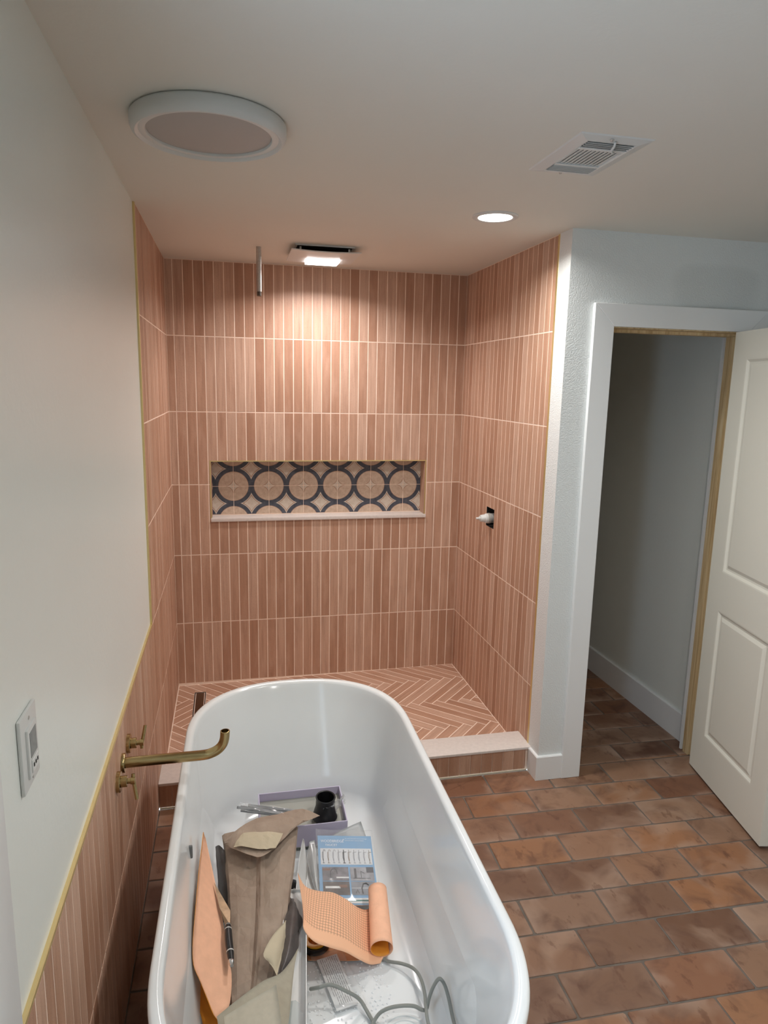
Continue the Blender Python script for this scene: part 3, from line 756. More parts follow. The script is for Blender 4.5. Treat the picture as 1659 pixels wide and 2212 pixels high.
# ---------------------------------------------------------------- bathtub
tub = empty('bathtub', (.553, -2.182, 0), (0, 0, -.014), label='freestanding white oval bathtub holding packaging and tools', cat='bathtub')
def oval(a, b, n=2.35, N_=112, cap=.46):
    """plan outline: straight sides joined by superelliptic ends of depth cap*b"""
    out = []; m_ = b*cap
    q = N_//4
    for s_x, s_y, rev in ((1, 1, 0), (-1, 1, 1), (-1, -1, 0), (1, -1, 1)):
        seg = []
        for i in range(q):
            th = (i/q if not rev else 1-(i)/q)*PI/2 if not rev else (1-i/q)*PI/2
            x = a*math.cos(th)**(2/n) if math.cos(th) > 1e-9 else 0; y = (b-m_)+m_*math.sin(th)**(2/n) if th > 1e-9 else (b-m_)
            seg.append((s_x*x, s_y*y))
        out += seg
    return out
def tub_in(z):     # inner half sizes at height z
    z0 = .158
    t_ = (z-.24)/(.575-.24)
    if z >= .24: return .333+.035*t_, .680+.175*t_
    f_ = math.sqrt(max(0, 1-((.24-z)/(.24-z0))**2)); return .250+.083*f_, .560+.12*f_
levels = []
levels.append((.250, .66, .0)); levels.append((.262, .675, .004)); levels.append((.30, .72, .15)); levels.append((.345, .80, .35)); levels.append((.378, .862, .50)); levels.append((.388, .878, .56))
levels += [(.394, .886, .572), (.3955, .888, .580), (.394, .8865, .587), (.389, .882, .590), (.378, .870, .590), (.371, .861, .587), (.368, .856, .580)]
for z_ in (.56, .5, .42, .34, .27, .24, .222, .206, .192, .180, .170, .163, .159, .158):
    a_, b_ = tub_in(z_); levels.append((a_, b_, z_))
levels.append((.18, .45, .157)); levels.append((.05, .12, .155))
bm = bmesh.new(); rings = []
for a_, b_, z_ in levels: rings.append([bm.verts.new((x, y, z_)) for x, y in oval(a_, b_)])
for r0_, r1_ in zip(rings[:-1], rings[1:]):
    n_ = len(r0_)
    for i in range(n_): bm.faces.new((r0_[i], r0_[(i+1) % n_], r1_[(i+1) % n_], r1_[i]))
bm.faces.new(rings[0][::-1]); bm.faces.new(rings[-1])
sh = fin('tub_shell', bm, M['tub'], tub, 3)
bx('overflow_slot', (-.360, .048, .435), (-.3475, .056, .475), simple('slot_grey', (110, 112, 112), .5), tub, .002, 1)  # overflow slot as a small plain grey block
bm = bmesh.new(); rnd = random.Random(3)
for i in range(26):
    for j in range(30):
        x, y = -.14+i*.0125+(j % 2)*.006, -.44+j*.0125
        if rnd.random() < .45: continue
        x += rnd.uniform(-.002, .002); y += rnd.uniform(-.002, .002); a_ = rnd.uniform(0, 6)
        z_ = .1575; b3 = [bm.verts.new((x+.0038*math.cos(a_+k_*2*PI/3), y+.0038*math.sin(a_+k_*2*PI/3), z_)) for k_ in range(3)]; tp = bm.verts.new((x, y, z_+.0024))
        for k_ in range(3): bm.faces.new((b3[k_], b3[(k_+1) % 3], tp))
g = fin('grip_dots', bm, simple('glossy_dots', (250, 250, 250), .08), tub); g['kind'] = 'stuff'
bm = bmesh.new(); lathe(bm, [(0, .1595), (.02, .160), (.032, .1595), (.034, .157)], 32, Matrix.Translation((0, -.02, 0))); fin('waste_cover', bm, M['chrome'], tub, 1)

# ---------------------------------------------------------------- things in the tub
FZ = .159
# lavender box
t = empty('cardboard_box', (.5625, -1.690, .182), (.10, 0, -.005), label='open lavender cardboard box at the far end inside the tub', cat='box')
bw, bd, bh, tk = .153, .096, .092, .004
bx('bottom_panel', (-bw, -bd, 0), (bw, bd, .003), M['lavgrey'], t); bx('inner_tray', (-bw+.005, -bd+.005, bh-.036), (bw-.005, bd-.005, bh-.033), M['lavgrey'], t)
def two(name, a_, b_, mat1): return bx(name, a_, b_, mat1, t, .0008, 1)
two('side_panel', (-bw, bd-tk, .003), (bw, bd, bh), M['lav']); two('side_panel', (-bw, -bd, .003), (bw, -bd+tk, bh), M['lav'])
two('side_panel', (-bw, -bd+tk, .003), (-bw+tk, bd-tk, bh), M['lav']); two('side_panel', (bw-tk, -bd+tk, .003), (bw, bd-tk, bh), M['lav'])
# black flange
t = empty('black_flange', (.640, -1.735, .248), (.08, .04, 0), label='black plastic drain collar with round mouth, standing in the lavender box', cat='fitting')
bm = bmesh.new(); lathe(bm, [(.044, 0), (.046, .004), (.042, .010), (.037, .035), (.034, .045), (.034, .078), (.036, .083), (.0345, .085), (.0305, .083), (.0305, .01)], 44); fin('collar_body', bm, M['black'], t, 1)
bm = bmesh.new(); lathe(bm, [(0, .03), (.0305, .03)], 32); fin('collar_inside', bm, M['dark'], t)
# strips
t = empty('metal_strips', (.44, -1.765, .292), label='bundle of grey metal strips in clear film across the lavender box', cat='strips')
A_, B_ = Vector((.333-.44, .022, .036)), Vector((.560-.44, -.024, .006)); dv = (B_-A_); sv = Vector((.02, .17, 0)).normalized()
for i, (o_, l0, l1) in enumerate(((-.015, .06, 1.0), (-.004, .0, .95), (.007, .05, 1.06), (.016, .16, .98))):
    a_ = A_+dv*l0+sv*o_; b_ = A_+dv*l1+sv*o_; n_ = Vector((0, 0, 1)); w_ = .0060
    bm = bmesh.new(); hz = .003*(i % 2)
    vs = [bm.verts.new(p+Vector((0, 0, z_+hz))) for p, z_ in ((a_-sv*w_, 0), (b_-sv*w_, 0), (b_+sv*w_, 0), (a_+sv*w_, 0), (a_-sv*w_, .002), (b_-sv*w_, .002), (b_+sv*w_, .002), (a_+sv*w_, .002))]
    for f in ((0,3,2,1),(4,5,6,7),(0,1,5,4),(1,2,6,5),(2,3,7,6),(3,0,4,7)): bm.faces.new([vs[k_] for k_ in f])
    fin('strip', bm, M['strip'], t)
gr = []
for s_ in (-1.15, -.3, .5, 1.1):
    gr.append([tuple(A_+dv*u_+sv*(s_*.020)+Vector((0, 0, .008+.004*math.sin(u_*9+s_*3)))) for u_ in (.02, .25, .5, .75, 1.08)])
sheet('film_wrap', gr, [M['film']], t, .0004, 4, .003, 5)
# crumpled clear bag at right end of the box
t = empty('clear_bag', (.690, -1.745, .295), label='crumpled clear plastic bag bunched at the right side of the lavender box', cat='plastic bag')
gr = [[(-.06, -.030, .012), (-.02, -.034, .020), (.01, -.030, .014), (.018, -.02, .024)], [(-.055, -.010, -.02), (-.025, -.012, .010), (.008, -.006, .030), (.022, -.004, .020)], [(-.03, .012, -.05), (-.005, .012, -.03), (.014, .016, .012), (.024, .018, .024)], [(-.015, .040, -.06), (.004, .042, -.03), (.018, .040, .0), (.024, .045, .014)]]
sheet('bag_film', gr, [M['film']], t, .0005, 6, .010, 11)
# kraft paper bag
t = empty('paper_bag', (.39, -2.15, FZ), label='crumpled brown kraft paper bag lying along the left of the tub', cat='paper bag')
def L_(p): return (p[0]-.39, p[1]+2.15, p[2]-FZ)
prof = []
LE = [(.291, -1.875, .325), (.299, -1.968, .31), (.304, -2.05, .30), (.308, -2.13, .285), (.311, -2.214, .27), (.309, -2.321, .25), (.311, -2.40, .24), (.312, -2.455, .21)]
RE = [(.527, -1.892, .335), (.508, -2.00, .32), (.497, -2.055, .31), (.486, -2.11, .30), (.470, -2.19, .28), (.450, -2.285, .26), (.428, -2.375, .245), (.40, -2.425, .215)]
for i, (a_, b_) in enumerate(zip(LE, RE)):
    a_, b_ = Vector(a_), Vector(b_); c_ = (a_+b_)/2; up_ = (.012, .024, .030, .032, .030, .030, .026, .006)[i]
    dz = (.03, .07, .09, .09, .09, .085, .075, .05)[i]
    row = [a_+Vector((.012, 0, -dz*1.3)), a_+Vector((-.004, 0, -dz*.5)), a_, a_.lerp(b_, .25)+Vector((0, 0, up_*.35)), a_.lerp(b_, .43)+Vector((0, 0, up_*.5)), a_.lerp(b_, .5)+Vector((0, 0, up_*1.1)), a_.lerp(b_, .57)+Vector((0, 0, up_*.5)), a_.lerp(b_, .8)+Vector((0, 0, up_*.6)), b_, b_+Vector((.0, 0, -dz*.5)), b_+Vector((-.012, 0, -dz*1.3))]
    prof.append([L_(p) for p in row])
sheet('bag_body', prof, [M['kraft']], t, .0012, 2, .0045, 12, smooth=False)
# back panel of the bag rising as a flap, and its folded lighter tip
f1 = [[(.292, -1.930, .338), (.342, -1.905, .362), (.397, -1.872, .366), (.469, -1.862, .366), (.547, -1.860, .374), (.602, -1.900, .368)],
      [(.293, -1.940, .336), (.330, -1.95, .364), (.390, -1.94, .372), (.455, -1.93, .372), (.520, -1.885, .370), (.580, -1.905, .364)],
      [(.296, -1.948, .332), (.322, -2.00, .356), (.378, -2.058, .366), (.410, -2.062, .366), (.458, -2.012, .364), (.528, -1.915, .356)]]
sheet('bag_flap', [[L_(p) for p in r_] for r_ in f1], [M['kraft']], t, .0012, 3, .0025, 9, smooth=False)
f2 = [[(.330, -1.985, .372), (.352, -1.962, .380), (.40, -1.968, .382), (.440, -1.975, .382), (.474, -1.984, .378)],
      [(.324, -1.998, .370), (.350, -1.99, .382), (.395, -2.0, .384), (.430, -2.005, .383), (.462, -2.012, .374)],
      [(.321, -2.006, .366), (.345, -2.018, .376), (.391, -2.043, .378), (.420, -2.046, .376), (.448, -2.038, .370)]]
sheet('bag_flap', [[L_(p) for p in r_] for r_ in f2], [M['kraft_light']], t, .0012, 3, .0022, 2, smooth=False)
bm = bmesh.new(); 
# torn kraft pieces beside the bag
t = tag(sheet('kraft_scrap', [[(.405, -2.395, .305), (.393, -2.381, .318), (.420, -2.33, .322), (.460, -2.275, .315)], [(.415, -2.41, .300), (.418, -2.39, .312), (.437, -2.345, .312), (.457, -2.29, .306)], [(.425, -2.43, .290), (.430, -2.41, .292), (.444, -2.36, .290), (.455, -2.31, .288)]], [M['kraft_light']], None, .0012, 4, .001, 4), 'triangular light brown paper scrap lying on the dark grey film', 'paper')
tag(sheet('dark_film', [[(.470, -2.085, .235), (.474, -2.14, .262), (.462, -2.22, .278), (.448, -2.31, .285), (.436, -2.38, .288), (.428, -2.43, .285)], [(.488, -2.085, .232), (.492, -2.16, .275), (.485, -2.23, .292), (.470, -2.32, .298), (.455, -2.38, .298), (.438, -2.42, .292)], [(.500, -2.09, .215), (.503, -2.18, .255), (.510, -2.228, .262), (.495, -2.275, .270), (.486, -2.345, .278), (.450, -2.412, .280)]], [M['darkplast']], None, .001, 5, .004, 8), 'dark grey plastic film wedged between the paper bag and white carton', 'plastic film')
# orange membrane leaning on the left side
om = [[(.229, -1.962, .400), (.222, -2.09, .385), (.217, -2.22, .365), (.214, -2.33, .345), (.217, -2.385, .322), (.236, -2.42, .300), (.262, -2.47, .265)],
      [(.2305, -1.955, .385), (.240, -2.09, .352), (.248, -2.22, .330), (.256, -2.34, .305), (.262, -2.40, .288), (.270, -2.44, .268), (.272, -2.482, .252)],
      [(.233, -1.950, .372), (.262, -2.075, .322), (.286, -2.21, .300), (.300, -2.32, .280), (.3105, -2.375, .266), (.306, -2.445, .250), (.288, -2.487, .240)]]
tag(sheet('membrane_offcut', om, [M['peach'], M['orange']], None, .0016, 4, .0012, 6), 'tall peach membrane offcut leaning on the left inside of the tub', 'sheet')
om2 = [[(.224, -2.32, .26), (.226, -2.40, .235), (.246, -2.48, .215), (.27, -2.56, .20)], [(.238, -2.32, .225), (.245, -2.40, .215), (.266, -2.48, .205), (.29, -2.57, .19)], [(.262, -2.32, .205), (.272, -2.40, .198), (.288, -2.48, .19), (.31, -2.58, .18)]]
tag(sheet('membrane_scrap', om2, [M['orange']], None, .0015, 4, .002, 7), 'deep orange membrane scrap under the tall peach offcut', 'sheet')
tag(sheet('grey_wrap', [[(.262, -1.90, .30), (.275, -1.93, .325), (.292, -1.945, .315)], [(.268, -1.97, .265), (.282, -1.985, .285), (.296, -1.99, .29)], [(.274, -2.05, .235), (.288, -2.06, .255), (.300, -2.06, .262)], [(.285, -2.13, .21), (.296, -2.13, .225), (.305, -2.13, .235)]], [M['darkplast']], None, .0008, 5, .003, 17), 'grey plastic wrap between the peach offcut and the brown paper bag', 'plastic film')
# putty knife
kn = empty('putty_knife', (.302, -2.27, .3105), label='putty knife with rusty blade and black handle resting on the peach offcut', cat='putty knife')
def kl(p): return (p[0]-.302, p[1]+2.27, p[2]-.3105)
bm = bmesh.new(); pl = [kl(p) for p in ((.263, -2.110, .334), (.309, -2.212, .318), (.3085, -2.262, .314), (.296, -2.262, .314), (.279, -2.20, .322))]
up_ = [bm.verts.new((a_, b_, c_+.0008)) for a_, b_, c_ in pl]; dn = [bm.verts.new((a_, b_, c_-.0008)) for a_, b_, c_ in pl]
bm.faces.new(up_); bm.faces.new(dn[::-1])
for i in range(5): bm.faces.new((up_[i], up_[(i+1) % 5], dn[(i+1) % 5], dn[i]))
fin('blade', bm, M['blade'], kn)
hp = [kl(p) for p in ((.3025, -2.258, .314), (.303, -2.275, .3135), (.3045, -2.31, .311), (.308, -2.345, .308), (.311, -2.375, .305))]
hp = catmull(hp, 5); hr_ = [.0072+.0032*math.sin(PI*i/(len(hp)-1)) for i in range(len(hp))]
bm = bmesh.new(); tube(bm, hp, hr_, 18); fin('handle', bm, M['black'], kn, 1.0)
hc = [kl(p) for p in ((.3105, -2.372, .305), (.3115, -2.380, .3045), (.3123, -2.389, .304))]
bm = bmesh.new(); tube(bm, hc, [.0076, .0074, .0045], 18); fin('end_cap', bm, M['chrome'], kn, .8)
for i in (1, 5, 15):
    bm = bmesh.new(); tube(bm, [hp[i], hp[i]+(hp[i+1]-hp[i])*.5], hr_[i]+.0004, 18); fin('handle_band', bm, M['ringw'], kn)

# long white carton (open channel) running down the middle
t = empty('white_carton', (.47, -2.40, FZ), (0, 0, -.108), label='long narrow open white carton in the middle of the tub', cat='carton')
def cart(name, a_, b_, m_=M['card_white']): return bx(name, a_, b_, m_, t, .0008, 1)
cart('side_panel', (.031, -.36, 0), (.034, .30, .140)); cart('side_panel', (-.034, -.36, 0), (-.031, .30, .118)); cart('bottom_panel', (-.031, -.36, .098), (.031, .297, .101))
cart('end_panel', (-.031, .297, .003), (.031, .30, .11))
bm = bmesh.new(); sl = [(-.014, -.083), (.006, -.080), (.016, -.090), (.018, -.110), (.025, -.120), (.026, -.22), (-.014, -.22)]
lo = [bm.verts.new((a_, b_, .1012)) for a_, b_ in sl]; hi = [bm.verts.new((a_, b_, .1022)) for a_, b_ in sl]; bm.faces.new(hi)
for i in range(len(sl)): bm.faces.new((lo[i], lo[(i+1) % len(sl)], hi[(i+1) % len(sl)], hi[i]))
fin('cut_out_flap', bm, simple('grey_window', (170, 178, 176), .3), t)
# white paper peak
tag(sheet('white_flap', [[(.505, -2.075, .235), (.515, -2.03, .27), (.530, -1.985, .315), (.539, -1.968, .340)], [(.513, -2.085, .235), (.525, -2.05, .26), (.535, -2.01, .30), (.541, -1.972, .338)], [(.528, -2.10, .235), (.538, -2.07, .25), (.545, -2.03, .29), (.5425, -1.975, .336)]], [M['card_white']], None, .0015, 4), 'pointed white paper flap standing beside the blue manual', 'paper')
tag(sheet('white_sheet', [[(.532, -1.915, .215), (.562, -1.90, .218), (.585, -1.90, .220)], [(.540, -2.03, .200), (.570, -2.03, .20), (.600, -2.03, .200)], [(.545, -2.14, .185), (.575, -2.14, .185), (.61, -2.14, .185)]], [M['card_white']], None, .0015, 4), 'white folded sheet lying under the left edge of the blue manual', 'paper')
# black spool end and dark tube
t = empty('black_spool', (.502, -2.058, .232), (1.15, 0, .15), label='black ribbed spool end between paper bag and membrane', cat='spool')
bm = bmesh.new(); lathe(bm, [(.006, .006), (.010, .006), (.010, .003), (.016, .003), (.018, .006), (.021, .006), (.022, .002), (.022, -.03), (.014, -.032), (.014, -.09), (0, -.09)], 28); fin('spool_core', bm, M['black'], t, .7)
bm = bmesh.new(); lathe(bm, [(0, .007), (.0058, .007), (.006, .002)], 16); fin('hub', bm, M['chrome'], t, 1)
bm = bmesh.new()
for k_ in range(8):
    a_ = k_*PI/4; p = Vector((math.cos(a_), math.sin(a_), 0)); tube(bm, [p*.009+Vector((0, 0, .0045)), p*.019+Vector((0, 0, .0045))], .0012, 6)
fin('spoke', bm, M['black'], t)
# chipboard flaps at the near end
tag(sheet('chipboard_sheet', [[(.278, -2.555, .330), (.330, -2.524, .338), (.388, -2.480, .332), (.430, -2.459, .325), (.462, -2.41, .312), (.4845, -2.368, .306)],
      [(.284, -2.60, .330), (.335, -2.585, .334), (.388, -2.56, .330), (.425, -2.54, .322), (.450, -2.50, .312), (.468, -2.43, .305)],
      [(.290, -2.68, .330), (.335, -2.68, .332), (.385, -2.68, .328), (.41, -2.66, .320), (.43, -2.63, .310), (.447, -2.55, .304)]], [M['chip']], None, .0015, 4), 'larger grey chipboard sheet sloping across the near end of the tub', 'cardboard')
tag(sheet('chipboard_flap', [[(.295, -2.586, .358), (.351, -2.564, .366), (.4165, -2.536, .370)], [(.299, -2.64, .360), (.353, -2.63, .368), (.420, -2.61, .372)], [(.300, -2.72, .352), (.355, -2.72, .358), (.424, -2.71, .360)]], [simple('chipboard_pale', (182, 174, 156), .85, noise=.05, nscale=60)], None, .0015, 4), 'smaller square chipboard flap on top of the larger sheet', 'cardboard')

# blue faucet manual
def frame(p00, p10, p01):
    p00, p10, p01 = Vector(p00), Vector(p10), Vector(p01); u_ = (p10-p00); v_ = (p01-p00); wd = u_.length; u_.normalize(); v_ = v_-u_*v_.dot(u_); ht = v_.length; v_.normalize(); n_ = u_.cross(v_)
    return p00, u_, v_, n_, wd, ht
BL, BR, TLp = (.578, -2.105, .203), (.766, -2.117, .183), (.599, -1.866, .256)
# page frame: x to the right, y up the page
o_, u_, v_, n_, wd, ht = frame(BL, BR, TLp)
man = bpy.data.objects.new('manual', None); COL.objects.link(man)
man.matrix_world = Matrix(((u_.x, v_.x, n_.x, o_.x), (u_.y, v_.y, n_.y, o_.y), (u_.z, v_.z, n_.z, o_.z), (0, 0, 0, 1))); man.empty_display_size = .03
tag(man, 'blue printed faucet manual with product photos, in the tub', 'booklet')
wd, ht = .186, .262
blue = simple('cover_blue', (112, 158, 196), .45); pw = simple('cover_pale', (208, 210, 212), .45); ink = simple('ink_dark', (48, 46, 50), .5); inkb = simple('ink_bronze', (128, 108, 84), .5); inkg = simple('ink_grey', (140, 140, 146), .5); teal = simple('ink_teal', (60, 120, 112), .5)
bx('pages', (.001, .001, -.006), (wd-.001, ht-.001, -.0008), M['card_white'], man)
bx('cover', (0, 0, -.0008), (wd, ht, 0), blue, man)
def prints(name, rects, mat, z=.0006):
    bm = bmesh.new()
    for r_ in rects:
        (x0, y0, x1, y1) = r_[:4]; bm.faces.new([bm.verts.new((x*wd, y*ht, z)) for x, y in ((x0, y0), (x1, y0), (x1, y1), (x0, y1))])
    return fin(name, bm, mat, man)
def strokes(name, paths, mat, wv_=.0012, z=.0012):
    bm = bmesh.new()
    for pa in paths:
        P = [Vector((x*wd, y*ht, z)) for x, y in pa]
        for a_, b_ in zip(P[:-1], P[1:]):
            d_ = (b_-a_).normalized(); s_ = Vector((-d_.y, d_.x, 0))*wv_/2; a2, b2 = a_-d_*wv_*.3, b_+d_*wv_*.3
            bm.faces.new([bm.verts.new(q) for q in (a2-s_, b2-s_, b2+s_, a2+s_)])
    return fin(name, bm, mat, man)
prints('photo_panel', [(.04, .555, .97, .80)], pw)
gp1 = simple('photo_a', (112, 106, 110), .5, noise=.45, nscale=45); gp2 = simple('photo_b', (150, 148, 152), .5, noise=.3, nscale=30); gp3 = simple('photo_c', (84, 72, 66), .5, noise=.5, nscale=40); gp4 = simple('photo_d', (128, 130, 136), .5, noise=.25, nscale=35)
prints('photo_panel', [(.06, .325, .52, .52)], gp1); prints('photo_panel', [(.55, .325, .97, .52)], gp2)
prints('photo_panel', [(.06, .13, .52, .315)], gp3); prints('photo_panel', [(.55, .13, .97, .315)], gp4)
prints('white_band', [(.02, .02, .98, .09)], M['card_white']); prints('teal_line', [(.40, .045, .9, .065)], teal, .0010)
fa = []; base_ = []
cols_ = [ink, inkb, inkg, inkg, ink, inkb, inkg, inkg, inkg, inkb]
for i in range(10):
    x = .09+i*.093; y0, y1 = .575, .755
    hook = [(x, y0), (x, y1), (x+.012, y1+.02), (x+.03, y1+.018), (x+.036, y1-.005)] if i < 3 else [(x, y0), (x, y1+.02), (x, y1-.015), (x+.045, y1-.012)]
    strokes('printed_faucet', [hook, [(x-.018, .578), (x+.022, .578)], [(x-.012, .74), (x-.016, .66), (x-.004, .61)]], cols_[i], .0014 if i != 4 else .0024)
strokes('printed_faucet', [[(.20, .47-.10), (.20, .455), (.235, .49), (.29, .49), (.315, .45), (.315, .42)]], ink, .0022)
strokes('printed_faucet', [[(.74, .37), (.74, .46), (.80, .43)], [(.60, .36), (.90, .36)]], ink, .0016)
strokes('printed_faucet', [[(.74, .15), (.73, .22), (.76, .28), (.81, .29), (.85, .265)]], ink, .004)
strokes('printed_faucet', [[(.62, .15), (.65, .20), (.68, .15)]], ink, .0014); strokes('printed_faucet', [[(.86, .17), (.89, .21), (.92, .17)]], ink, .0014)
[prints('photo_detail', [q_], M['card_white'], .0010) for q_ in ((.30, .36, .52, .38), (.10, .22, .36, .25), (.55, .22, .97, .225))]; pwd = simple('photo_wood', (120, 82, 60), .5); prints('photo_detail', [(.34, .23, .48, .27)], pwd, .0010); prints('photo_detail', [(.06, .47, .2, .50)], pwd, .0010)
pdk = simple('photo_dark', (70, 66, 70), .5); prints('photo_detail', [(.84, .44, .97, .52)], pdk, .0010); prints('photo_detail', [(.62, .36, .66, .50)], pdk, .0010)
def text(body, x, y, size, parent, mat, sx=1.0, name='lettering', z=.0008, align='LEFT'):
    cu_ = bpy.data.curves.new('t', 'FONT'); cu_.body = body; cu_.size = size; cu_.align_x = align; cu_.space_character = 1.05
    to = bpy.data.objects.new('t', cu_); COL.objects.link(to); dg = bpy.context.evaluated_depsgraph_get()
    me = bpy.data.meshes.new_from_object(to.evaluated_get(dg)); bpy.data.objects.remove(to)
    o = link(name, me, parent); me.materials.clear(); me.materials.append(mat); o.location = (x, y, z); o.scale = (sx, 1, 1)
    return o
wt = simple('white_ink', (235, 238, 240), .5)
text('WOODBRIDGE', .010, .892*ht, .0155, man, wt, .72); text('®', .086, .925*ht, .008, man, wt); text('FAUCET', .026, .835*ht, .0125, man, wt, .85)
text('For more information on our full range', .094, .945*ht, .0056, man, wt, .8); text('of faucets please visit our website', .094, .915*ht, .0056, man, wt, .8)
# film sleeve over the manual with a lip above it
sl_ = tag(sheet('clear_sleeve', [[tuple(o_+u_*a_+v_*b_+n_*(.0030+.0025*math.sin(a_*60+b_*31))) for a_ in (-.006, .05, .10, .15, .192)] for b_ in (-.004, .06, .12, .18, .24, .285)], [M['film']], None, .0003, 4, .0012, 21), 'clear glossy plastic sleeve around the blue manual', 'sleeve')
tag(sheet('frosted_bag', [[(.585, -1.855, .225), (.65, -1.835, .240), (.70, -1.820, .252), (.760, -1.806, .262)], [(.60, -1.872, .222), (.66, -1.865, .226), (.71, -1.862, .230), (.770, -1.868, .234)], [(.61, -1.90, .205), (.67, -1.90, .204), (.72, -1.90, .204), (.770, -1.905, .204)]], [M['film_grey']], None, .0008, 4, .001, 14), 'frosted grey plastic sheet sticking out above the blue manual', 'plastic sheet')
tag(sheet('grey_film_fold', [[(.568, -1.885, .250), (.572, -1.872, .256), (.590, -1.868, .256)], [(.556, -1.93, .238), (.572, -1.93, .246), (.588, -1.93, .244)], [(.562, -2.00, .222), (.572, -2.0, .228), (.582, -2.0, .226)], [(.572, -2.07, .206), (.576, -2.07, .208), (.580, -2.07, .206)]], [M['film_grey']], None, .0006, 4, .001, 15), 'narrow grey film fold along the left edge of the blue manual', 'plastic sheet')

# gridded membrane curling into a roll
top = catmull([(.511, -2.078, .305), (.528, -2.134, .300), (.566, -2.152, .292), (.609, -2.152, .280), (.645, -2.163, .262), (.680, -2.175, .238), (.715, -2.160, .2115), (.752, -2.118, .203)], 4)
bot = catmull([(.512, -2.275, .318), (.506, -2.305, .306), (.530, -2.338, .292), (.571, -2.348, .275), (.616, -2.344, .248), (.655, -2.340, .214), (.690, -2.330, .182), (.722, -2.318, .168)], 4)
Ct, Cb = Vector((.755, -2.112, .236)), Vector((.727, -2.306, .2035)); axis = (Cb-Ct).normalized()
ax_u = Vector((1, 0, 0)); ax_u = (ax_u-axis*ax_u.dot(axis)).normalized(); ax_w = ax_u.cross(axis); ax_w = ax_w if ax_w.z > 0 else -ax_w
for k_ in range(1, 34):
    th = -PI/2+k_*(2*PI*1.15)/33; rad_t = .030-.004*k_/33; rad_b = .0345-.005*k_/33
    d_ = ax_u*math.cos(th)+ax_w*math.sin(th)
    top.append(Ct+d_*rad_t); bot.append(Cb+d_*rad_b)
nr_, nc_ = 16, len(top)
bm = bmesh.new(); uvl = bm.loops.layers.uv.verify(); Ls = [0]
for i in range(1, nc_): Ls.append(Ls[-1]+(top[i]-top[i-1]).length)
Gd = [[top[j].lerp(bot[j], i/(nr_-1)) for j in range(nc_)] for i in range(nr_)]
for i in range(nr_):
    for j in range(28):
        f_ = i/(nr_-1); Gd[i][j].z += .010*math.sin(f_*PI)*math.sin(j/28*PI*1.3)
def nn(i, j):
    a_ = Gd[min(i+1, nr_-1)][j]-Gd[max(i-1, 0)][j]; b_ = Gd[i][min(j+1, nc_-1)]-Gd[i][max(j-1, 0)]; return a_.cross(b_).normalized()
Tp = [[bm.verts.new(Gd[i][j]+nn(i, j)*.0004) for j in range(nc_)] for i in range(nr_)]; Bt = [[bm.verts.new(Gd[i][j]-nn(i, j)*.0004) for j in range(nc_)] for i in range(nr_)]
for i in range(nr_-1):
    for j in range(nc_-1):
        id_ = [(i, j), (i, j+1), (i+1, j+1), (i+1, j)]
        fA = bm.faces.new([Tp[a_][b_] for a_, b_ in id_]); fB = bm.faces.new([Bt[a_][b_] for a_, b_ in id_][::-1]); fA.smooth = fB.smooth = True
        fA.material_index = 1; fB.material_index = 1
        # the printed side is the one that faces up on the flat part
        (fA if nn(0, 5).z > 0 else fB).material_index = 0 if j < 40 else 2  # core orange inside the roll, also painting in light through the sheet
        for f_ in (fA, fB):
            ids = id_ if f_ is fA else id_[::-1]
            for lp, (a_, b_) in zip(f_.loops, ids): lp[uvl].uv = (Ls[b_]/.30, a_/(nr_-1))
for j in range(nc_-1):
    for i in (0, nr_-1): f_ = bm.faces.new((Tp[i][j], Tp[i][j+1], Bt[i][j+1], Bt[i][j])); f_.material_index = 1
for i in range(nr_-1):
    for j in (0, nc_-1): f_ = bm.faces.new((Tp[i][j], Tp[i+1][j], Bt[i+1][j], Bt[i][j])); f_.material_index = 1
me = bpy.data.meshes.new('membrane_roll'); bm.to_mesh(me); bm.free()
tag(link('membrane_roll', me, None, [M['peach_grid'], M['peach'], M['orange']]), 'peach membrane with printed grid curling into a roll, across the tub', 'sheet')

# tape roll under the membrane, orange sheet, leaflet bag
t = empty('tape_roll', (.550, -2.215, .163), label='yellow tape roll with dark core half hidden under the gridded membrane', cat='tape roll')
bm = bmesh.new(); lathe(bm, [(.022, 0), (.034, 0), (.034, .024), (.022, .024)], 40, None, True); fin('tape', bm, M['yellow'], t, .8)
bm = bmesh.new(); lathe(bm, [(.034, .002), (.040, .002), (.040, .020), (.034, .020)], 40, None, True); fin('outer_ring', bm, M['black'], t, .8)
tag(sheet('orange_sheet', [[(.512, -2.12, .1625), (.60, -2.12, .1625), (.70, -2.12, .1625), (.745, -2.14, .1625)], [(.515, -2.20, .1625), (.60, -2.20, .1625), (.70, -2.20, .1625), (.750, -2.21, .1625)], [(.522, -2.262, .163), (.60, -2.280, .163), (.68, -2.292, .163), (.752, -2.288, .163)]], [simple('pale_orange_sheet', (246, 184, 132), .7)], None, .0012, 3), 'flat orange sheet on the tub floor under the gridded membrane', 'sheet')
o2, u2_, v2_, n2_, w2, h2 = frame((.578, -2.442, .1645), (.637, -2.431, .1645), (.561, -2.268, .1665))
t = bpy.data.objects.new('leaflet', None); COL.objects.link(t); t.empty_display_size = .02
t.matrix_world = Matrix(((u2_.x, v2_.x, n2_.x, o2.x), (u2_.y, v2_.y, n2_.y, o2.y), (u2_.z, v2_.z, n2_.z, o2.z), (0, 0, 0, 1)))
tag(t, 'narrow white leaflet with printed lines, bagged on the tub floor', 'leaflet')
bx('folded_paper', (0, 0, 0), (.060, .172, .003), M['card_white'], t)
bm = bmesh.new(); rnd = random.Random(5)
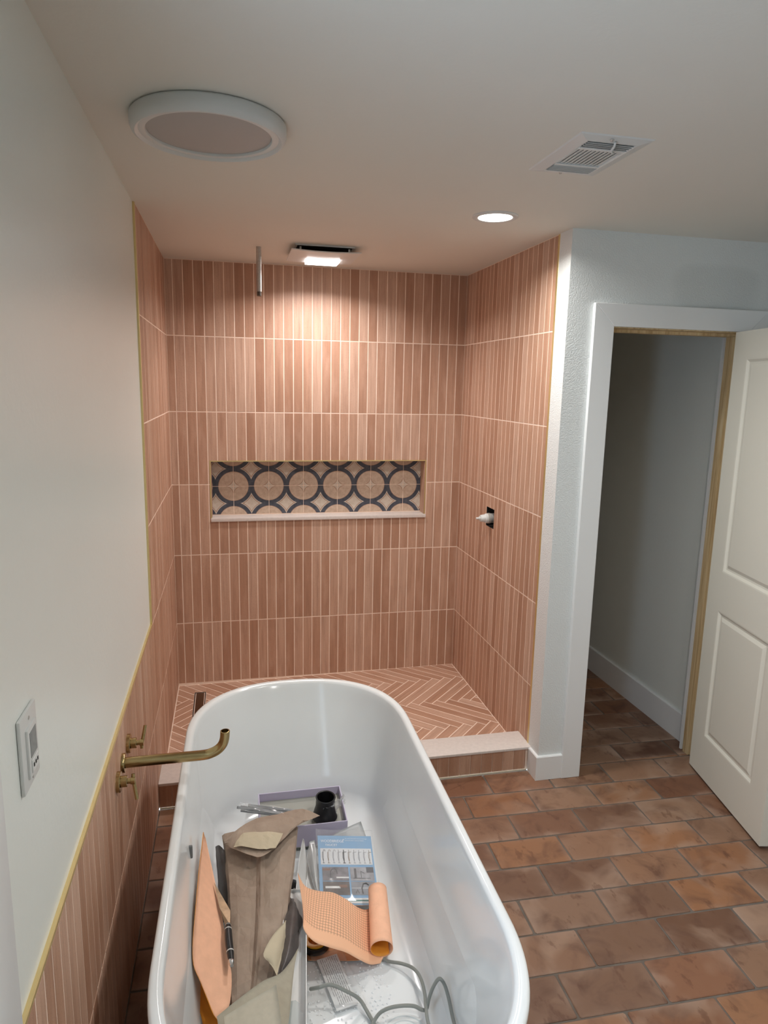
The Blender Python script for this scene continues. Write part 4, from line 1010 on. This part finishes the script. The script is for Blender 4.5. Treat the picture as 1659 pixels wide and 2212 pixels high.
for i in range(9):
    x_ = .008+i*.0056; y_ = .012+(.03 if i in (0, 8) else 0)
    while y_ < .165:
        l_ = rnd.uniform(.008, .022); bm.faces.new([bm.verts.new(q) for q in ((x_, y_, .0032), (x_+.0011, y_, .0032), (x_+.0011, min(.168, y_+l_), .0032), (x_, min(.168, y_+l_), .0032))]); y_ += l_+.003
fin('printed_lines', bm, ink, t)
bl = [[tuple(o2+u2_*a_+v2_*b_+n2_*(.0060+.004*math.sin(a_*70+b_*40))) for a_ in (-.014, .01, .035, .06, .080)] for b_ in (-.012, .04, .09, .14, .19)]
tag(sheet('leaflet_bag', bl, [M['film']], None, .0003, 4, .002, 31), 'clear plastic bag around the narrow white leaflet', 'plastic bag')
# hoses
def hose(pts, r_, label):
    bm = bmesh.new(); tube(bm, catmull(pts, 8), r_, 12); tag(fin('braided_hose', bm, M['hose'], None, 3), label, 'hose', 'grey braided hoses in the tub')
hose([(.515, -2.395, .200), (.534, -2.422, .228), (.564, -2.428, .236), (.603, -2.437, .218), (.639, -2.435, .184), (.656, -2.464, .170), (.668, -2.50, .166), (.69, -2.57, .166), (.66, -2.65, .166), (.56, -2.70, .17)], .0048, 'darker grey braided hose arching over the bagged leaflet')
hose([(.728, -2.290, .165), (.745, -2.315, .168), (.778, -2.338, .176), (.803, -2.372, .188), (.812, -2.416, .198), (.809, -2.47, .200), (.795, -2.55, .198), (.80, -2.64, .20), (.838, -2.68, .22), (.845, -2.62, .235), (.852, -2.57, .225), (.854, -2.53, .240), (.848, -2.510, .262), (.835, -2.505, .276), (.822, -2.500, .25), (.812, -2.498, .215), (.804, -2.504, .19), (.792, -2.502, .188), (.772, -2.497, .198), (.737, -2.499, .208), (.702, -2.497, .205), (.676, -2.497, .190), (.650, -2.52, .170), (.60, -2.60, .166), (.52, -2.66, .168)], .0046, 'long pale grey braided hose looping at the near right of the tub')
t = empty('plastic_disc', (.738, -2.545, .1585), label='round white plastic disc with raised rings under the hose loops', cat='disc')
bm = bmesh.new(); lathe(bm, [(0, .003), (.030, .003), (.032, .006), (.036, .006), (.038, .003), (.044, .003), (.046, .006), (.050, .006), (.052, .003), (.057, .003), (.059, .006), (.064, .006), (.066, 0)], 56); fin('ribbed_plate', bm, M['plast'], t, .7)
print('tiles', cnt, len(bpy.data.objects))
